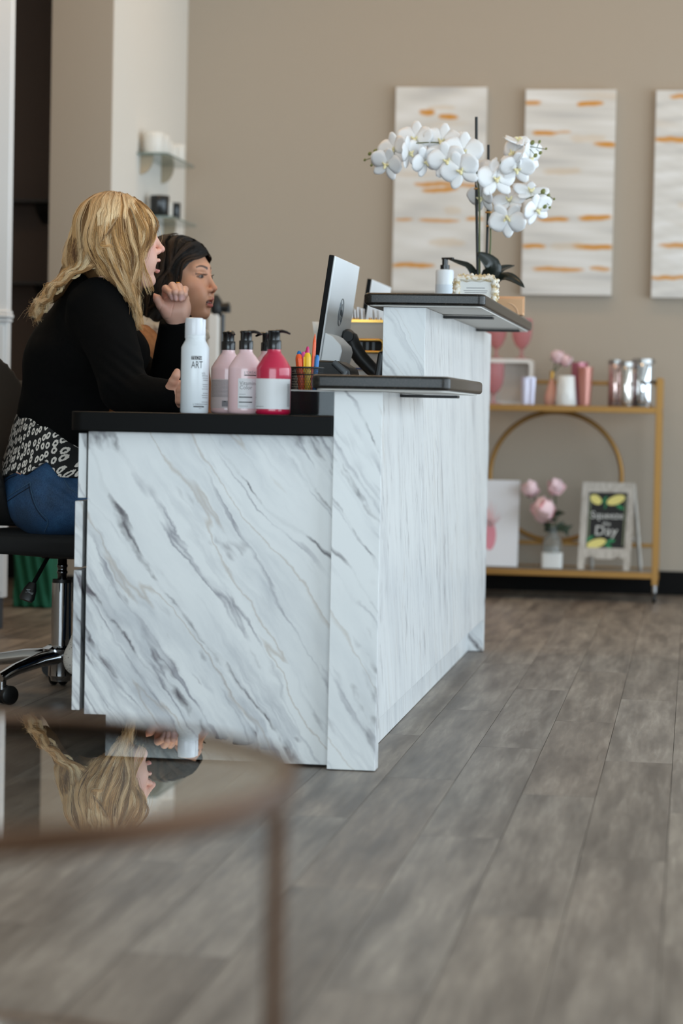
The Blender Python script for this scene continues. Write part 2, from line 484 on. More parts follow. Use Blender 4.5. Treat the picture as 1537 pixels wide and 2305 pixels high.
# ------------------------------------------------------------------ marble, stone
def marble_material(name, angle, vein, stretch):
    m = mat(name, (220, 220, 220), .32); t = NT(m)
    geo = t.t.nodes.new('ShaderNodeNewGeometry').outputs['Position']
    sep = t.n('ShaderNodeSeparateXYZ', None, Vector=geo)
    u = t.math('ADD', sep.outputs[1], sep.outputs[0])
    flat = t.n('ShaderNodeCombineXYZ', None, X=u, Y=sep.outputs[2], Z=0.0).outputs[0]
    def warp(vec, sc, det, amp):
        nz = t.n('ShaderNodeTexNoise', None, Vector=vec, Scale=sc, Detail=det, Roughness=.6)
        w = t.n('ShaderNodeVectorMath', {'operation': 'SUBTRACT'}, _0=nz.outputs['Color'], _1=(.5, .5, .5)).outputs[0]
        w = t.n('ShaderNodeVectorMath', {'operation': 'SCALE'}, _0=w, Scale=amp).outputs[0]
        return t.n('ShaderNodeVectorMath', {'operation': 'ADD'}, _0=vec, _1=w).outputs[0]
    fl = warp(warp(flat, 2.6, 2, .085), 24, 4, .020)
    vd = t.n('ShaderNodeMapping', {'vector_type': 'POINT'}, Vector=fl, Rotation=(0, 0, math.radians(angle))).outputs[0]
    def st(ox, oy, a, b): return t.mapping(vd, loc=(ox, oy, 0), scale=(a, b * stretch, 1))
    def ridge(vec, sc, det, wid, rg=.5):
        n = t.noise(vec, sc, det, rg)
        d = t.math('ABSOLUTE', t.math('SUBTRACT', n, .5))
        return t.math('SUBTRACT', 1.0, t.math('DIVIDE', d, wid), clamp=True)
    def band(n, a, b): return t.ramp(n, [(a, (0, 0, 0)), (b, (255, 255, 255))])
    zone = band(t.noise(st(1.3, 6.2, .7, 2.6), 1.5, 2, .5), .45, .62)            # broad diagonal zones that carry veins
    brk = band(t.noise(st(9, 2, 5, 9), 2.0, 3, .6), .46, .60)                     # breaks the veins into dashes
    brk2 = band(t.noise(st(4, 8, 2.4, 5), 2.0, 3, .6), .42, .62)
    cloud = band(t.noise(st(2, 3, 1.6, 6.5), 1.4, 6, .62), .44, .72)
    big = ridge(st(0, 0, .55, 4.6), 1.2, 3, .017)
    fine = ridge(st(3.1, 1.7, 1.1, 9), 1.1, 4, .024)
    fine2 = ridge(st(7.7, 4.1, 2.2, 16), 1.0, 4, .05)
    tan = ridge(st(5, 11, .6, 5.6), 1.2, 3, .010)
    c = lin((226, 227, 227))
    c = t.mix(t.math('MULTIPLY', t.math('MULTIPLY', cloud, t.math('MULTIPLY_ADD', zone, .75, .2)), .88 * vein), c, lin((152, 158, 167)))
    c = t.mix(t.math('MULTIPLY', tan, .55 * vein), c, lin((172, 156, 140)))
    c = t.mix(t.math('MULTIPLY', t.math('MULTIPLY', fine2, zone), .40 * vein), c, lin((150, 152, 160)))
    c = t.mix(t.math('MULTIPLY', t.math('MULTIPLY', fine, t.math('MULTIPLY_ADD', brk2, .8, .1)), .9 * vein), c, lin((122, 120, 130)))
    dark = t.math('MULTIPLY', t.math('POWER', big, .8), t.math('MULTIPLY_ADD', brk, .9, .1))
    c = t.mix(t.math('MULTIPLY', dark, .95 * vein), c, lin((62, 52, 60)))
    dash = t.math('MULTIPLY', t.math('MULTIPLY', ridge(st(11, 5, 2.6, 13), 1.1, 3, .035), band(t.noise(st(6, 1, 5, 7), 2.2, 2, .5), .58, .66)), zone)
    c = t.mix(t.math('MULTIPLY', dash, .9 * vein), c, lin((84, 74, 82)))
    t.base(c)
    return m
M_marble = marble_material('white_marble_laminate', 55, 1.0, 1.0)
M_marble2 = marble_material('white_vertical_grain_laminate', 62, .40, 1.3)
M_marble3 = marble_material('pale_marble_pillar', 55, .75, 1.0)
M_work = mat('black_laminate_worktop', (9, 9, 9), .5, 0, Specular_IOR_Level=.12)
def stone_material():
    m = mat('dark_speckled_stone', (30, 27, 24), .28, 0, Specular_IOR_Level=.32); t = NT(m)
    n = t.noise(t.coord(), 260, 3, .7)
    n2 = t.noise(t.coord(), 60, 2, .6)
    c = t.ramp(n, [(.45, (22, 20, 18)), (.66, (52, 46, 40)), (.76, (120, 108, 94))])
    c = t.mix(t.math('MULTIPLY', n2, .35), c, lin((30, 28, 26)))
    t.base(c)
    return m
M_stone = stone_material()
M_stoneunder = mat('bounce_lit_underside', (206, 202, 196), .7)  # bounce light under the counters is put into this pale colour
M_blackmetal = mat('black_powder_metal', (14, 14, 14), .45)
M_edge = mat('dark_drawer_gap', (20, 19, 18), .8)

WT = .77                                           # worktop height
# drawer pedestal below the worktop, its end panel towards the camera
ped = thing('drawer_pedestal', 'white marble drawer cabinet under the near end of the black worktop', 'cabinet', (-1.06, 5.5, 0))
poly = [(-1.276, .006), (-.775, .006), (-.775, .727), (-1.3255, .727), (-1.3255, .098), (-1.276, .098)]
MB().prism(poly, 'y', 5.215, 5.236).build('end_panel', M_marble, ped, bevel=.0015)
MB().box((-1.322, 5.238, .10), (-.9, 5.80, .727)).build('carcass', M_edge, ped)
MB().box((-1.27, 5.237, .003), (-.9, 5.80, .1)).build('toe_kick', M_blackmetal, ped)
for z0, z1, dx in ((.578, .722, .0), (.424, .571, .006), (.105, .417, .007)):
    MB().box((-1.349 - dx, 5.222, z0), (-1.3305 - dx, 5.795, z1)).build('drawer_front', M_marble, ped, bevel=.0015)
# second support further along, hidden below the worktop
sup = thing('desk_support', 'white marble upright panel under the far end of the worktop', 'panel', (-1.06, 7.88, 0))
MB().box((-1.32, 7.86, .004), (-.775, 7.885, .727)).build('panel', M_marble, sup)
MB().box((-1.32, 7.84, .004), (-.775, 7.859, .06)).build('skirting', M_edge, sup)
# worktop with a rounded corner
pl = [(-.775, 5.175), (-.775, 7.93), (-1.36, 7.93)] + [(-1.36 + .03 * (1 - math.cos(a)), 5.175 + .03 * (1 - math.sin(a))) for a in [math.radians(k) for k in (0, 22, 45, 67, 90)]]
wt = MB().prism(pl, 'z', .7285, WT).build('worktop', M_work, None, loc=(-1.06, 6.5, .7285), bevel=.002)
tag(wt, 'long black laminate desk worktop where the bottles stand', 'worktop')

# partition between desk and customers: low near part, tall far part
par = thing('reception_partition', 'white marble partition wall carrying the two dark stone counters', 'partition', (-.72, 6.5, 0))
X0, X1 = -.773, -.667
MB().box((X0, 5.185, .002), (X1, 5.236, .826)).build('pillar', M_marble3, par, bevel=.0012)
MB().box((X0, 5.2365, .109), (X1 - .0005, 5.985, .826)).build('low_panel', M_marble2, par, bevel=.001)
MB().box((X0, 5.9855, .109), (X1 - .0005, 7.90, 1.043)).build('tall_panel', M_marble2, par, bevel=.001)
MB().box((X0, 7.9005, .002), (X1, 7.94, 1.043)).build('far_pillar', M_marble, par, bevel=.0012)
MB().box((X0 + .002, 5.237, .002), (-.717, 7.90, .1085)).build('toe_kick', M_marble2, par)
for y, z in ((5.52, .826), (6.43, 1.043), (7.40, 1.043)):
    w = .022
    MB().box((X1 + .0005, y - w, z - .0095), (-.535, y + w, z - .003)).build('bracket', M_blackmetal, par, bevel=.001)
def slab(name, label, x0, x1, y0, y1, z0, z1):
    t = thing(name, label, 'counter', ((x0 + x1) / 2, (y0 + y1) / 2, z0))
    b = MB().prism(rrect(x0, y0, x1, y1, .022, 5), 'z', z0 + .001, z1)
    o = b.build('slab', M_stone, t, bevel=.007)
    MB().prism(rrect(x0 + .012, y0 + .012, x1 - .012, y1 - .012, .015, 5), 'z', z0 - .0025, z0 + .001).build('underside', M_stoneunder, t)
    return t
slab('low_counter', 'lower dark stone counter ledge on the near end of the partition', -.817, -.516, 5.125, 5.94, .829, .860)
slab('high_counter', 'raised dark stone counter carrying the orchid and gilded frame', -.82, -.517, 5.955, 7.70, 1.046, 1.077)
# ------------------------------------------------------------------ things on the desk
def bent_text(txt, size, c, r, z, ang, m, parent, squash=1.0, align='LEFT', name='lettering'):
    """lettering wrapped on an upright cylinder of radius r around c; ang = azimuth of its anchor (deg, 0 = +x, -90 = camera)"""
    v, f = text_mesh(txt, size, align, squash)
    a = math.radians(ang) + v[:, 0] / r
    w = np.stack([c[0] + (r + .0003) * np.cos(a), c[1] + (r + .0003) * np.sin(a), c[2] + z + v[:, 1]], 1)
    return link_mesh(name, w, f, m, parent)
def wrap_patch(c, r, z0, z1, a0, a1, n=24):
    mb = MB(); v = []; f = []
    for k in range(n + 1):
        a = math.radians(a0 + (a1 - a0) * k / n)
        for z in (z0, z1): v.append((c[0] + r * math.cos(a), c[1] + r * math.sin(a), c[2] + z))
    for k in range(n): f.append((2 * k, 2 * k + 2, 2 * k + 3, 2 * k + 1))
    return mb.add(v, f)
M_ink = mat('black_ink', (28, 28, 30), .5)
M_greyink = mat('grey_ink', (128, 124, 128), .5)
M_label = mat('white_paper_label', (226, 226, 228), .45)
M_can = mat('white_satin_can', (222, 226, 230), .3)
M_cap = mat('frosted_white_cap', (228, 229, 234), .25, 0, Transmission_Weight=.15)
M_pump = mat('black_glossy_plastic', (13, 14, 16), .22)

c = at(437, 931, 5.27); c.z = WT
t = thing('mousse_can', 'tall white hair mousse can with a frosted cap beside the pink bottles', 'can', c)
R = .0312
MB().lathe([(0, 0.001), (R - .002, .001), (R, .004), (R, .146), (R - .003, .152), (R - .0085, .162), (R - .0088, .1665), (0, .1665)], c, 40).build('body', M_can, t, smooth=True)
b = MB().lathe([(.0205, .1665), (.0208, .168), (.0208, .2), (.0195, .2105), (.017, .212), (0, .212)], c + Vector((-.003, 0, 0)), 32)
b.lathe([(0, .1665), (.0105, .1665), (.0105, .2065), (.0095, .209), (0, .209)], c + Vector((.0115, .003, 0)), 20)
b.build('cap', M_cap, t, smooth=True)
MB().lathe([(.0222, .1655), (.0226, .1665), (.0226, .172), (.0215, .1735)], c, 32).build('collar', M_can, t, smooth=True)
wrap_patch(c, R + .0003, .1190, .1270, -93.5, -50, 12).build('logo_bar', M_ink, t)
bent_text('TECNI', .0088, c, R + .0005, .1200, -92, M_label, t, .92)
bent_text('ART', .0225, c, R, .1002, -94, M_ink, t, .62)
bent_text('VOL', .008, c, R, .086, -50, M_greyink, t, .7)
for k in range(14):
    z = .083 - k * .0048
    if k % 4 == 3: continue
    wrap_patch(c, R + .0003, z, z + .0011, -48 + (k % 3) * 3, -12, 8).build('small_print', M_greyink, t)
for k in range(8):
    wrap_patch(c, R + .0003, .11 - k * .011, .1115 - k * .011, -175, -168 + (k % 2) * 3, 3).build('small_print', M_greyink, t)
bent_text("L'ORÉAL", .0062, c, R, .0185, -84, M_greyink, t, .95)
wrap_patch(c, R + .0003, .0142, .0166, -82, -36, 8).build('small_print', M_ink, t)
bent_text('PARIS', .0026, c, R, .0105, -60, M_greyink, t)

def pump_bottle(label, px, py, Y, col, spout, lab, group, back=False):
    c = at(px, py, Y); c.z = WT
    t = thing('pump_bottle', label, 'bottle', c, group)
    r = .0385
    body = mat(col[0], col[1], .3, 0, Coat_Weight=.5, Subsurface_Weight=.12, Subsurface_Radius=(.02, .01, .01), Subsurface_Scale=.3)
    prof = [(0, .001), (r - .004, .001), (r, .005), (r, .098), (r - .0012, .106), (r - .006, .115), (.0225, .130), (.0165, .1365), (.0148, .1405), (.0148, .145), (0, .145)]
    P = spline(np.array([(a, 0, b) for a, b in prof[2:-1]]), 30)
    MB().lathe(prof[:2] + [(p[0], p[2]) for p in P] + [prof[-1]], c, 44).build('body', body, t, smooth=True)
    pump = MB().lathe([(0, .145), (.0156, .145), (.0158, .1465), (.0158, .1635), (.015, .165), (0, .165)], c, 32).build('collar', M_pump, t, smooth=True)
    b = MB().lathe([(0, .1652), (.0128, .1652), (.0128, .181), (.0142, .183), (.0142, .1855), (.0125, .187), (0, .187)], c, 28)
    d = Vector((math.cos(math.radians(spout)), math.sin(math.radians(spout)), 0))
    b.tube([c + d * .004 + Vector((0, 0, .1845)), c + d * .018 + Vector((0, 0, .1855)), c + d * .028 + Vector((0, 0, .183)), c + d * .0355 + Vector((0, 0, .1795))], [.009, .0075, .0058, .0042], 12, sq=.5)
    b.build('pump_head', M_pump, t, smooth=True)
    a0, a1, z0, z1 = lab
    lb = wrap_patch(c, r + .0004, z0, z1, a0, a1, 28).build('label', M_label if not back else mat('clear_grey_label', (206, 190, 190), .4), t)
    return t, c, r
PINK = ('pink_shampoo_plastic', (232, 196, 198)); RED = ('raspberry_shampoo_plastic', (192, 22, 66))
g = 'shampoo bottles on the worktop'
t, c, r = pump_bottle('pale pink pump bottle with dense grey back-label print beside the white can', 511.5, 931, 5.405, PINK, -60, (-158, -52, .013, .079), g, True)
for k in range(13):
    wrap_patch(c, r + .0007, .0745 - k * .0030, .0757 - k * .0030, -150 + (k % 4), -62 - (k * 7 % 9), 8).build('small_print', M_greyink, t)
wrap_patch(c, r + .0007, .017, .030, -98, -56, 8).build('small_print', M_greyink, t)
for k in range(3):
    a = -92 + k * 14
    wrap_patch(c, r + .001, .0275, .0295, a, a + 8, 3).build('small_print', M_ink, t)
t, c, r = pump_bottle('pale pink pump bottle with white Vitamino Color label left of the red bottle', 551, 932, 5.325, PINK, 0, (-104, 10, .0135, .080), g)
bent_text('Vitamino', .0125, c, r + .0004, .0655, -99, M_greyink, t, .95)
bent_text('Color', .0125, c, r + .0004, .0560, -99, M_greyink, t, .95)
bent_text("L'ORÉAL", .0085, c, r, .0905, -84, M_greyink, t, .95)
wrap_patch(c, r + .0004, .0862, .0886, -84, -34, 8).build('small_print', M_ink, t)
for z, w in ((.0445, 22), (.0375, 44), (.0265, 44), (.0185, 30)):
    wrap_patch(c, r + .0007, z, z + (.0022 if w == 44 else .0008), -100, -100 + w, 8).build('small_print', M_ink if w == 44 else M_greyink, t)
t, c, r = pump_bottle('raspberry red pump bottle with a broad white label', 614, 935, 5.265, RED, 0, (-178, -8, .0135, .0800), g)
for k in range(18):
    wrap_patch(c, r + .0007, .020 + k * .0028, .0212 + k * .0028, -29, -14, 4).build('small_print', M_greyink, t)
for z, w in ((.0455, 10), (.038, 14), (.027, 8), (.0185, 24)):
    wrap_patch(c, r + .0007, z, z + .0008, -176 if w < 20 else -150, -166 + w if w < 20 else -112, 6).build('small_print', M_greyink, t)
t, c, r = pump_bottle('pale pink pump bottle almost hidden behind the red bottle', 600, 933, 5.44, PINK, 150, (-60, 60, .0135, .08), g)

# pen cup and pens
M_mesh = mat('black_wire_mesh', (12, 12, 12), .5)
cc = at(690, 832, 5.62); cc.z = WT
t = thing('pen_cup', 'round black wire mesh pen cup full of pens', 'pen cup', cc)
zt = at(690, 828, 5.62).z - WT
b = MB()
for z in (.002, .03, .055, zt * .86, zt):
    b.tube([(cc.x + .04 * math.cos(2 * math.pi * k / 28), cc.y + .04 * math.sin(2 * math.pi * k / 28), WT + z) for k in range(29)], .0022 if z in (.002, zt) else .0012, 6, cap=False)
b.build('rim', M_mesh, t, smooth=True)
b = MB()
for k in range(64):
    for s in (1, -1):
        a0 = 2 * math.pi * k / 64
        b.tube([(cc.x + .0395 * math.cos(a0 + s * u * .9), cc.y + .0395 * math.sin(a0 + s * u * .9), WT + zt * u) for u in (0, .25, .5, .75, 1)], .00055, 3, cap=False)
b.build('mesh_wall', M_mesh, t)
MB().lathe([(0, .001), (.039, .001), (.039, .003), (0, .003)], cc, 28).build('base', M_mesh, t)
def pen(name, label, px, py, dy, col, r, lean, length, tip=None, kind='pen'):
    top = at(px, py, 5.62 + dy)
    d = Vector((lean[0], lean[1], 1)).normalized()
    L = (top.z - WT - .006) / d.z
    base = top - d * L
    t = thing(name, label, 'pen', base, 'pens in the mesh cup')
    M = d.to_track_quat('Z', 'Y').to_matrix()
    m = mat('pen_' + label.split()[0], col, .35)
    if kind == 'pencil':
        MB().lathe([(0, 0), (r, 0), (r, L - .022), (0.0012, L - .002), (0, L - .002)], base, 6, M).build('barrel', m, t)
        MB().lathe([(r * .85, L - .0215), (.0009, L), (0, L)], base, 8, M).build('point', mat('pencil_wood', (214, 178, 132), .6), t)
    else:
        MB().lathe([(0, 0), (r * .9, 0), (r, .004), (r, L * .62), (0, L * .62)], base, 14, M).build('barrel', m, t, smooth=True)
        MB().lathe([(0, L * .62), (r * 1.12, L * .62), (r * 1.12, L - .012), (r * .9, L - .004), (r * .5, L), (0, L)], base, 14, M).build('cap', m, t, smooth=True)
        q = M @ Vector((r * 1.25, 0, 0))
        MB().tube([base + d * (L - .01) + q, base + d * (L * .68) + q], r * .28, 6).build('clip', m, t)
pen('highlighter', 'orange highlighter leaning left in the mesh cup', 672, 797, -.02, (242, 92, 30), .0075, (-.10, .0), .12)
pen('highlighter', 'yellow highlighter upright in the mesh cup', 692, 794, -.016, (244, 194, 40), .0078, (-.02, .02), .12)
pen('pen', 'blue capped pen at the back left of the cup', 673, 790, .018, (22, 116, 190), .0056, (-.06, .05), .12)
pen('pen', 'magenta capped pen behind the highlighters in the cup', 683, 792, .012, (226, 84, 160), .0055, (-.03, .04), .12)
pen('pen', 'hot pink slim pen, tallest of the pink ones in the cup', 692.5, 780, .022, (205, 50, 116), .0042, (.0, .05), .12)
pen('pen', 'pale green capped pen in the middle of the cup', 702, 795, .01, (150, 190, 130), .005, (.02, .03), .12)
pen('pencil', 'orange wooden pencil, tallest thing in the mesh cup', 709, 750, -.004, (236, 140, 40), .0040, (.035, .03), .17, kind='pencil')
pen('pen', 'blue ribbed pen at the right of the cup', 714, 799, -.008, (66, 120, 214), .0050, (.07, .0), .12)

# smoked acrylic tray in front of the cup
M_smoke = mat('smoked_acrylic', (134, 142, 144), .05, 0, Transmission_Weight=.95, IOR=1.3, Alpha=1.0)
x0, x1 = at(640, 900, 5.50).x, -.785
t = thing('acrylic_tray', 'low smoky clear acrylic organiser between red bottle and partition', 'organiser', ((x0 + x1) / 2, 5.52, WT))
for n, lo, hi in (('base', (x0, 5.47, WT + .001), (x1, 5.565, WT + .004)), ('front_wall', (x0, 5.47, WT + .004), (x1, 5.473, WT + .056)), ('back_wall', (x0, 5.562, WT + .004), (x1, 5.565, WT + .056)),
                  ('side_wall', (x0, 5.473, WT + .004), (x0 + .003, 5.562, WT + .056)), ('side_wall', (x1 - .003, 5.473, WT + .004), (x1, 5.562, WT + .056))):
    MB().box(lo, hi).build(n, M_smoke, t)
MB().box((x0, 5.4695, WT + .0555), (x1, 5.4735, WT + .059)).build('rim', mat('acrylic_edge_highlight', (200, 200, 198), .3), t)  # pale strip paints the highlight along the tray's top edge

# monitors
M_screen = mat('black_screen_bezel', (6, 6, 7), .55, 0, Specular_IOR_Level=.15)
M_silver = mat('white_silver_plastic', (236, 238, 240), .4)
M_hplogo = mat('logo_grey', (120, 126, 132), .3, .6)
def monitor(label, ox, oy, group):
    """local: top near corner of the panel at (ox, oy); screen towards -x"""
    t = thing('monitor', label, 'monitor', (ox, oy + .225, WT), group)
    tilt = math.radians(7.5)
    ux = Vector((-math.sin(tilt), 0, -math.cos(tilt)))      # downwards along the panel
    nx = Vector((math.cos(tilt), 0, -math.sin(tilt)))       # out of the back
    Mx = Matrix((nx, Vector((0, 1, 0)), -ux)).transposed()
    top = Vector((ox, oy, 1.184)); Hh, Wd = .300, .452
    cen = top + ux * (Hh / 2) + Vector((0, Wd / 2, 0))
    MB().obox(cen - nx * .0025, (.013, Wd, Hh), Mx).build('screen', M_screen, t, bevel=.002)
    back = MB().obox(cen + nx * .0062, (.0055, Wd - .002, Hh - .002), Mx)
    bk = back.build('back_cover', M_silver, t, bevel=.003)
    lc = cen + nx * .0099 - ux * .012
    ring = MB()
    for r0 in (.036,):
        ring.tube([lc + Vector((0, r0 * math.cos(a), 0)) - ux * (r0 * math.sin(a)) for a in [2 * math.pi * k / 36 for k in range(37)]], .0011, 5, cap=False)
    for dy, s0, s1 in ((-.014, -.022, .026), (.010, -.026, .022), (-.001, -.008, .006), (.021, -.010, .006)):
        ring.tube([lc + Vector((0, dy - .006, 0)) - ux * s1, lc + Vector((0, dy + .006, 0)) - ux * s0], .0011, 5)
    ring.build('maker_emblem', M_hplogo, bk)
    # hinge block and neck
    cy = oy + Wd / 2
    hb = MB()
    pr = [(.0095, .200), (.030, .206), (.056, .226), (.062, .240), (.056, .294), (.0095, .294)]
    v = []
    for sgn in (-1, 1):
        for a, s in pr:
            v.append(top + ux * s + nx * a + Vector((0, .003 if sgn < 0 else .2, 0)))
    n = len(pr)
    hb.add(v, [tuple(range(n)), tuple(range(2 * n - 1, n - 1, -1))] + [(i + n, (i + 1) % n + n, (i + 1) % n, i) for i in range(n)])
    hb.build('hinge_block', M_silver, t, bevel=.004)
    bx = (top + ux * .28).x
    MB().box((bx + .005, cy - .03, WT + .006), (bx + .055, cy + .03, .905)).build('neck', M_silver, t, bevel=.004)
    MB().prism(rrect(bx - .07, cy - .11, bx + .09, cy + .11, .03), 'z', WT + .0005, WT + .012).build('foot', M_silver, t, bevel=.003)
    return t
monitor('white-backed monitor standing clear of the counter, ring emblem on its back', -.936, 6.2, 'desk monitors')
monitor('farther white-backed monitor half hidden behind the raised counter', -.985, 7.3, 'desk monitors')

# curled paper beside the near monitor
P0 = at(703, 724, 6.74); P1 = at(728, 719, 6.84)
v = []; f = []
for i in range(9):
    u = i / 8
    for j in range(2):
        x = (P0.x if j == 0 else P1.x); y = (P0.y if j == 0 else P1.y); z = P0.z + (0 if j == 0 else .004)
        v.append((x + .030 * u * (1.2 - u) + .01 * u, y - .02 * u, z + (WT + .002 - z) * u))
for i in range(8): f.append((2 * i, 2 * i + 1, 2 * i + 3, 2 * i + 2))
o = MB().add(v, f).build('paper_sheet', mat('white_paper', (232, 230, 226), .7), None, loc=(P0.x, P0.y, WT), smooth=True)
so = o.modifiers.new('thick', 'SOLIDIFY'); so.thickness = .0006
tag(o, 'white paper sheet standing behind the near monitor', 'paper')

# black rounded device at the foot of the monitor
b0 = at(752, 828, 6.05); b0.z = WT
t = thing('desk_phone', 'black rounded desk phone at the foot of the near monitor', 'phone', b0)
zt = at(752, 812, 6.05).z
b = MB().prism([(b0.x - .065, WT + .001), (b0.x + .05, WT + .001), (b0.x + .062, WT + .05), (b0.x + .05, zt - .02), (b0.x + .02, zt - .002), (b0.x - .03, zt), (b0.x - .06, zt - .03)], 'y', b0.y - .07, b0.y + .09)
b.build('body', M_blackmetal, t, bevel=.008)
hs = MB().tube([(b0.x + .012, b0.y - .072, WT + .06), (b0.x + .034, b0.y - .082, WT + .085), (b0.x + .040, b0.y - .082, zt - .03), (b0.x + .01, b0.y - .078, zt - .006)], [.008, .01, .01, .008], 10)
hs.build('handset', mat('grey_plastic', (70, 74, 78), .4), t, smooth=True)

# barcode scanner and its cradle
Ys = 6.53
t = thing('barcode_scanner', 'black handheld barcode scanner tilted in its stand', 'scanner', (at(838, 830, Ys).x, Ys, WT))
b = MB().tube([at(783, 757, Ys - .03), at(783, 756, Ys - .012), at(784, 757, Ys + .02), at(785, 758, Ys + .045)], [.014, .019, .019, .016], 16)
b.tube([at(778, 752, Ys), at(788, 762, Ys), at(797, 784, Ys), at(812, 806, Ys), at(834, 829, Ys), at(848, 842, Ys)], [.016, .0225, .0215, .0205, .0195, .018], 18)
b.tube([at(792, 775, Ys), at(786, 786, Ys), at(784, 797, Ys)], [.012, .009, .006], 10)
b.build('body', M_blackmetal, t, smooth=True)
MB().lathe([(0, .001), (.05, .001), (.05, .008), (.02, .02), (.012, .06), (.012, .085), (0, .085)], Vector((at(846, 840, Ys).x, Ys, WT)), 24).build('stand', M_blackmetal, t, smooth=True)
# card terminal
x = at(850, 830, 6.13)
t = thing('card_terminal', 'black card terminal with a grey edge upright by the partition', 'card terminal', (x.x, 6.13, WT))
Mx = Matrix.Rotation(math.radians(9), 3, 'Y')
zt = at(852, 790, 6.13).z
MB().obox((x.x, 6.16, (WT + .002 + zt) / 2), (.022, .085, zt - WT - .004), Mx).build('body', M_blackmetal, t, bevel=.006)
MB().obox((x.x + .0015, 6.1165, (WT + .002 + zt) / 2), (.005, .002, zt - WT - .02), Mx).build('edge_strip', mat('grey_plastic'), t)
# blue folder and sheets
x = at(775, 832, 6.87)
t = thing('file_folder', 'blue folder lying on papers beside the scanner', 'folder', (x.x + .06, 6.91, WT))
zt = at(780, 828, 6.87).z
MB().box((x.x + .012, 6.87, WT + .001), (x.x + .10, 6.96, zt - .008)).build('paper_stack', mat('white_paper'), t, bevel=.002)
MB().obox((x.x + .045, 6.915, zt - .002), (.115, .10, .004), Matrix.Rotation(math.radians(5), 3, 'Y')).build('cover', mat('blue_card', (28, 62, 128), .5), t, bevel=.001)

# cream file box with gold trim
M_gold = mat('brushed_gold', (196, 152, 78), .28, 1.0)
M_cream = mat('cream_card', (206, 196, 184), .7)
Yf = 6.98
xl, xr = at(778, 800, Yf).x, at(872, 800, Yf).x
zt = at(820, 724, Yf).z
t = thing('file_box', 'cream desktop file box with gold rim and gold oval handle', 'file box', ((xl + xr) / 2, Yf + .13, WT))
MB().box((xl, Yf, WT + .001), (xr, Yf + .004, zt)).box((xl, Yf + .256, WT + .001), (xr, Yf + .26, zt)).box((xl, Yf + .004, WT + .001), (xl + .004, Yf + .256, zt)).box((xr - .004, Yf + .004, WT + .001), (xr, Yf + .256, zt)).box((xl, Yf, WT + .001), (xr, Yf + .26, WT + .004)).build('box', M_cream, t)
MB().box((xl - .003, Yf - .003, zt - .002), (xr + .003, Yf + .006, zt + .006)).box((xl - .003, Yf + .254, zt - .002), (xr + .003, Yf + .263, zt + .006)).box((xl - .003, Yf + .006, zt - .002), (xl + .006, Yf + .254, zt + .006)).build('gold_rim', M_gold, t)
h0 = at(795, 765, Yf); h1 = at(862, 793, Yf)
pl = rrect(h0.x, h1.z, h1.x, h0.z, .012, 5)
MB().tube([(a, Yf - .003, b_) for a, b_ in pl + pl[:1]], .0045, 8, cap=False).build('handle_ring', M_gold, t, smooth=True)
MB().prism(pl, 'y', Yf - .0015, Yf - .0005).build('handle_opening', M_edge, t)
for k in range(3):
    xx = h0.x + .02 + k * .018
    MB().box((xx, Yf - .0022, h1.z + .003), (xx + .008, Yf - .0016, h0.z - .006)).build('file_edge', mat('grey_plastic'), t)
for px in (793, 797, 801, 805, 830, 834, 845, 856):
    q = at(px, 722, Yf); MB().tube([q + Vector((0, .012 + .009 * math.cos(a), .009 * math.sin(a))) for a in [2 * math.pi * k / 12 for k in range(13)]], .0012, 5, cap=False).build('wire_clip', M_gold, t)
for k, px in enumerate((794, 801, 807, 816, 838, 848)):
    q0 = at(px, 717, Yf + .03); h = (.022, .016, .024, .02, .018, .015)[k]
    MB().obox((q0.x, Yf + .06, q0.z - .05 + h), (.0045, .05, .12), Matrix.Rotation(math.radians(-4), 3, 'Y')).build('divider_tab', mat('clear_white_tab', (222, 222, 226), .2), t)

# ------------------------------------------------------------------ things on the raised counter
CT = 1.0775
c = at(1000, 660, 6.9); c.z = CT
t = thing('soap_bottle', 'white lotion bottle with black pump on the raised counter', 'bottle', c)
zb = at(1000, 607, 6.9).z - CT; r = .0262
MB().lathe([(0, 0.0005), (r - .002, .0005), (r, .003), (r, zb - .006), (r - .002, zb - .001), (r - .006, zb), (0, zb)], c, 32).build('body', M_can, t, smooth=True)
wrap_patch(c, r + .0004, .02, zb * .62, -170, -10, 20).build('label', mat('pale_blue_label', (206, 214, 222), .5), t)
MB().lathe([(0, zb), (.0135, zb), (.0135, zb + .013), (.0085, zb + .0135), (.0085, zb + .030), (0, zb + .030)], c, 24).build('collar', M_pump, t, smooth=True)
MB().obox(c + Vector((.008, -.004, zb + .0315)), (.036, .012, .006), Matrix.Rotation(math.radians(-20), 3, 'Z')).build('pump_head', M_pump, t, bevel=.002)
# gilded picture frame
Yf = 6.62
xl, xr = at(1021, 640, Yf).x, at(1121, 640, Yf).x
zt = at(1070, 619, Yf).z
t = thing('picture_frame', 'ornate ivory and gold picture frame holding a card on the raised counter', 'picture frame', ((xl + xr) / 2, Yf, CT))
M_ivory = mat('ivory_gilt', (226, 216, 196), .35); nt = NT(M_ivory)
nn = nt.noise(nt.coord(), 90, 3, .6)
nt.base(nt.ramp(nn, [(.42, (196, 170, 122)), (.55, (230, 222, 208)), (.8, (242, 238, 232))])); nt.bump(nn, .6, .004)
fw = .021
rnd = random.Random(3)
def frame_bar(a, b):
    mb = MB(); n = 9
    P = [Vector(a).lerp(Vector(b), k / (n - 1)) for k in range(n)]
    mb.tube(P, [.010 + .0018 * math.sin(k * 2.4) for k in range(n)], 8, sq=1.0)
    P2 = [p + Vector((0, -.006, 0)) for p in P]
    mb.tube(P2, [.0045 + .001 * math.sin(k * 3.1) for k in range(n)], 6)
    return mb
zi0 = CT + .011
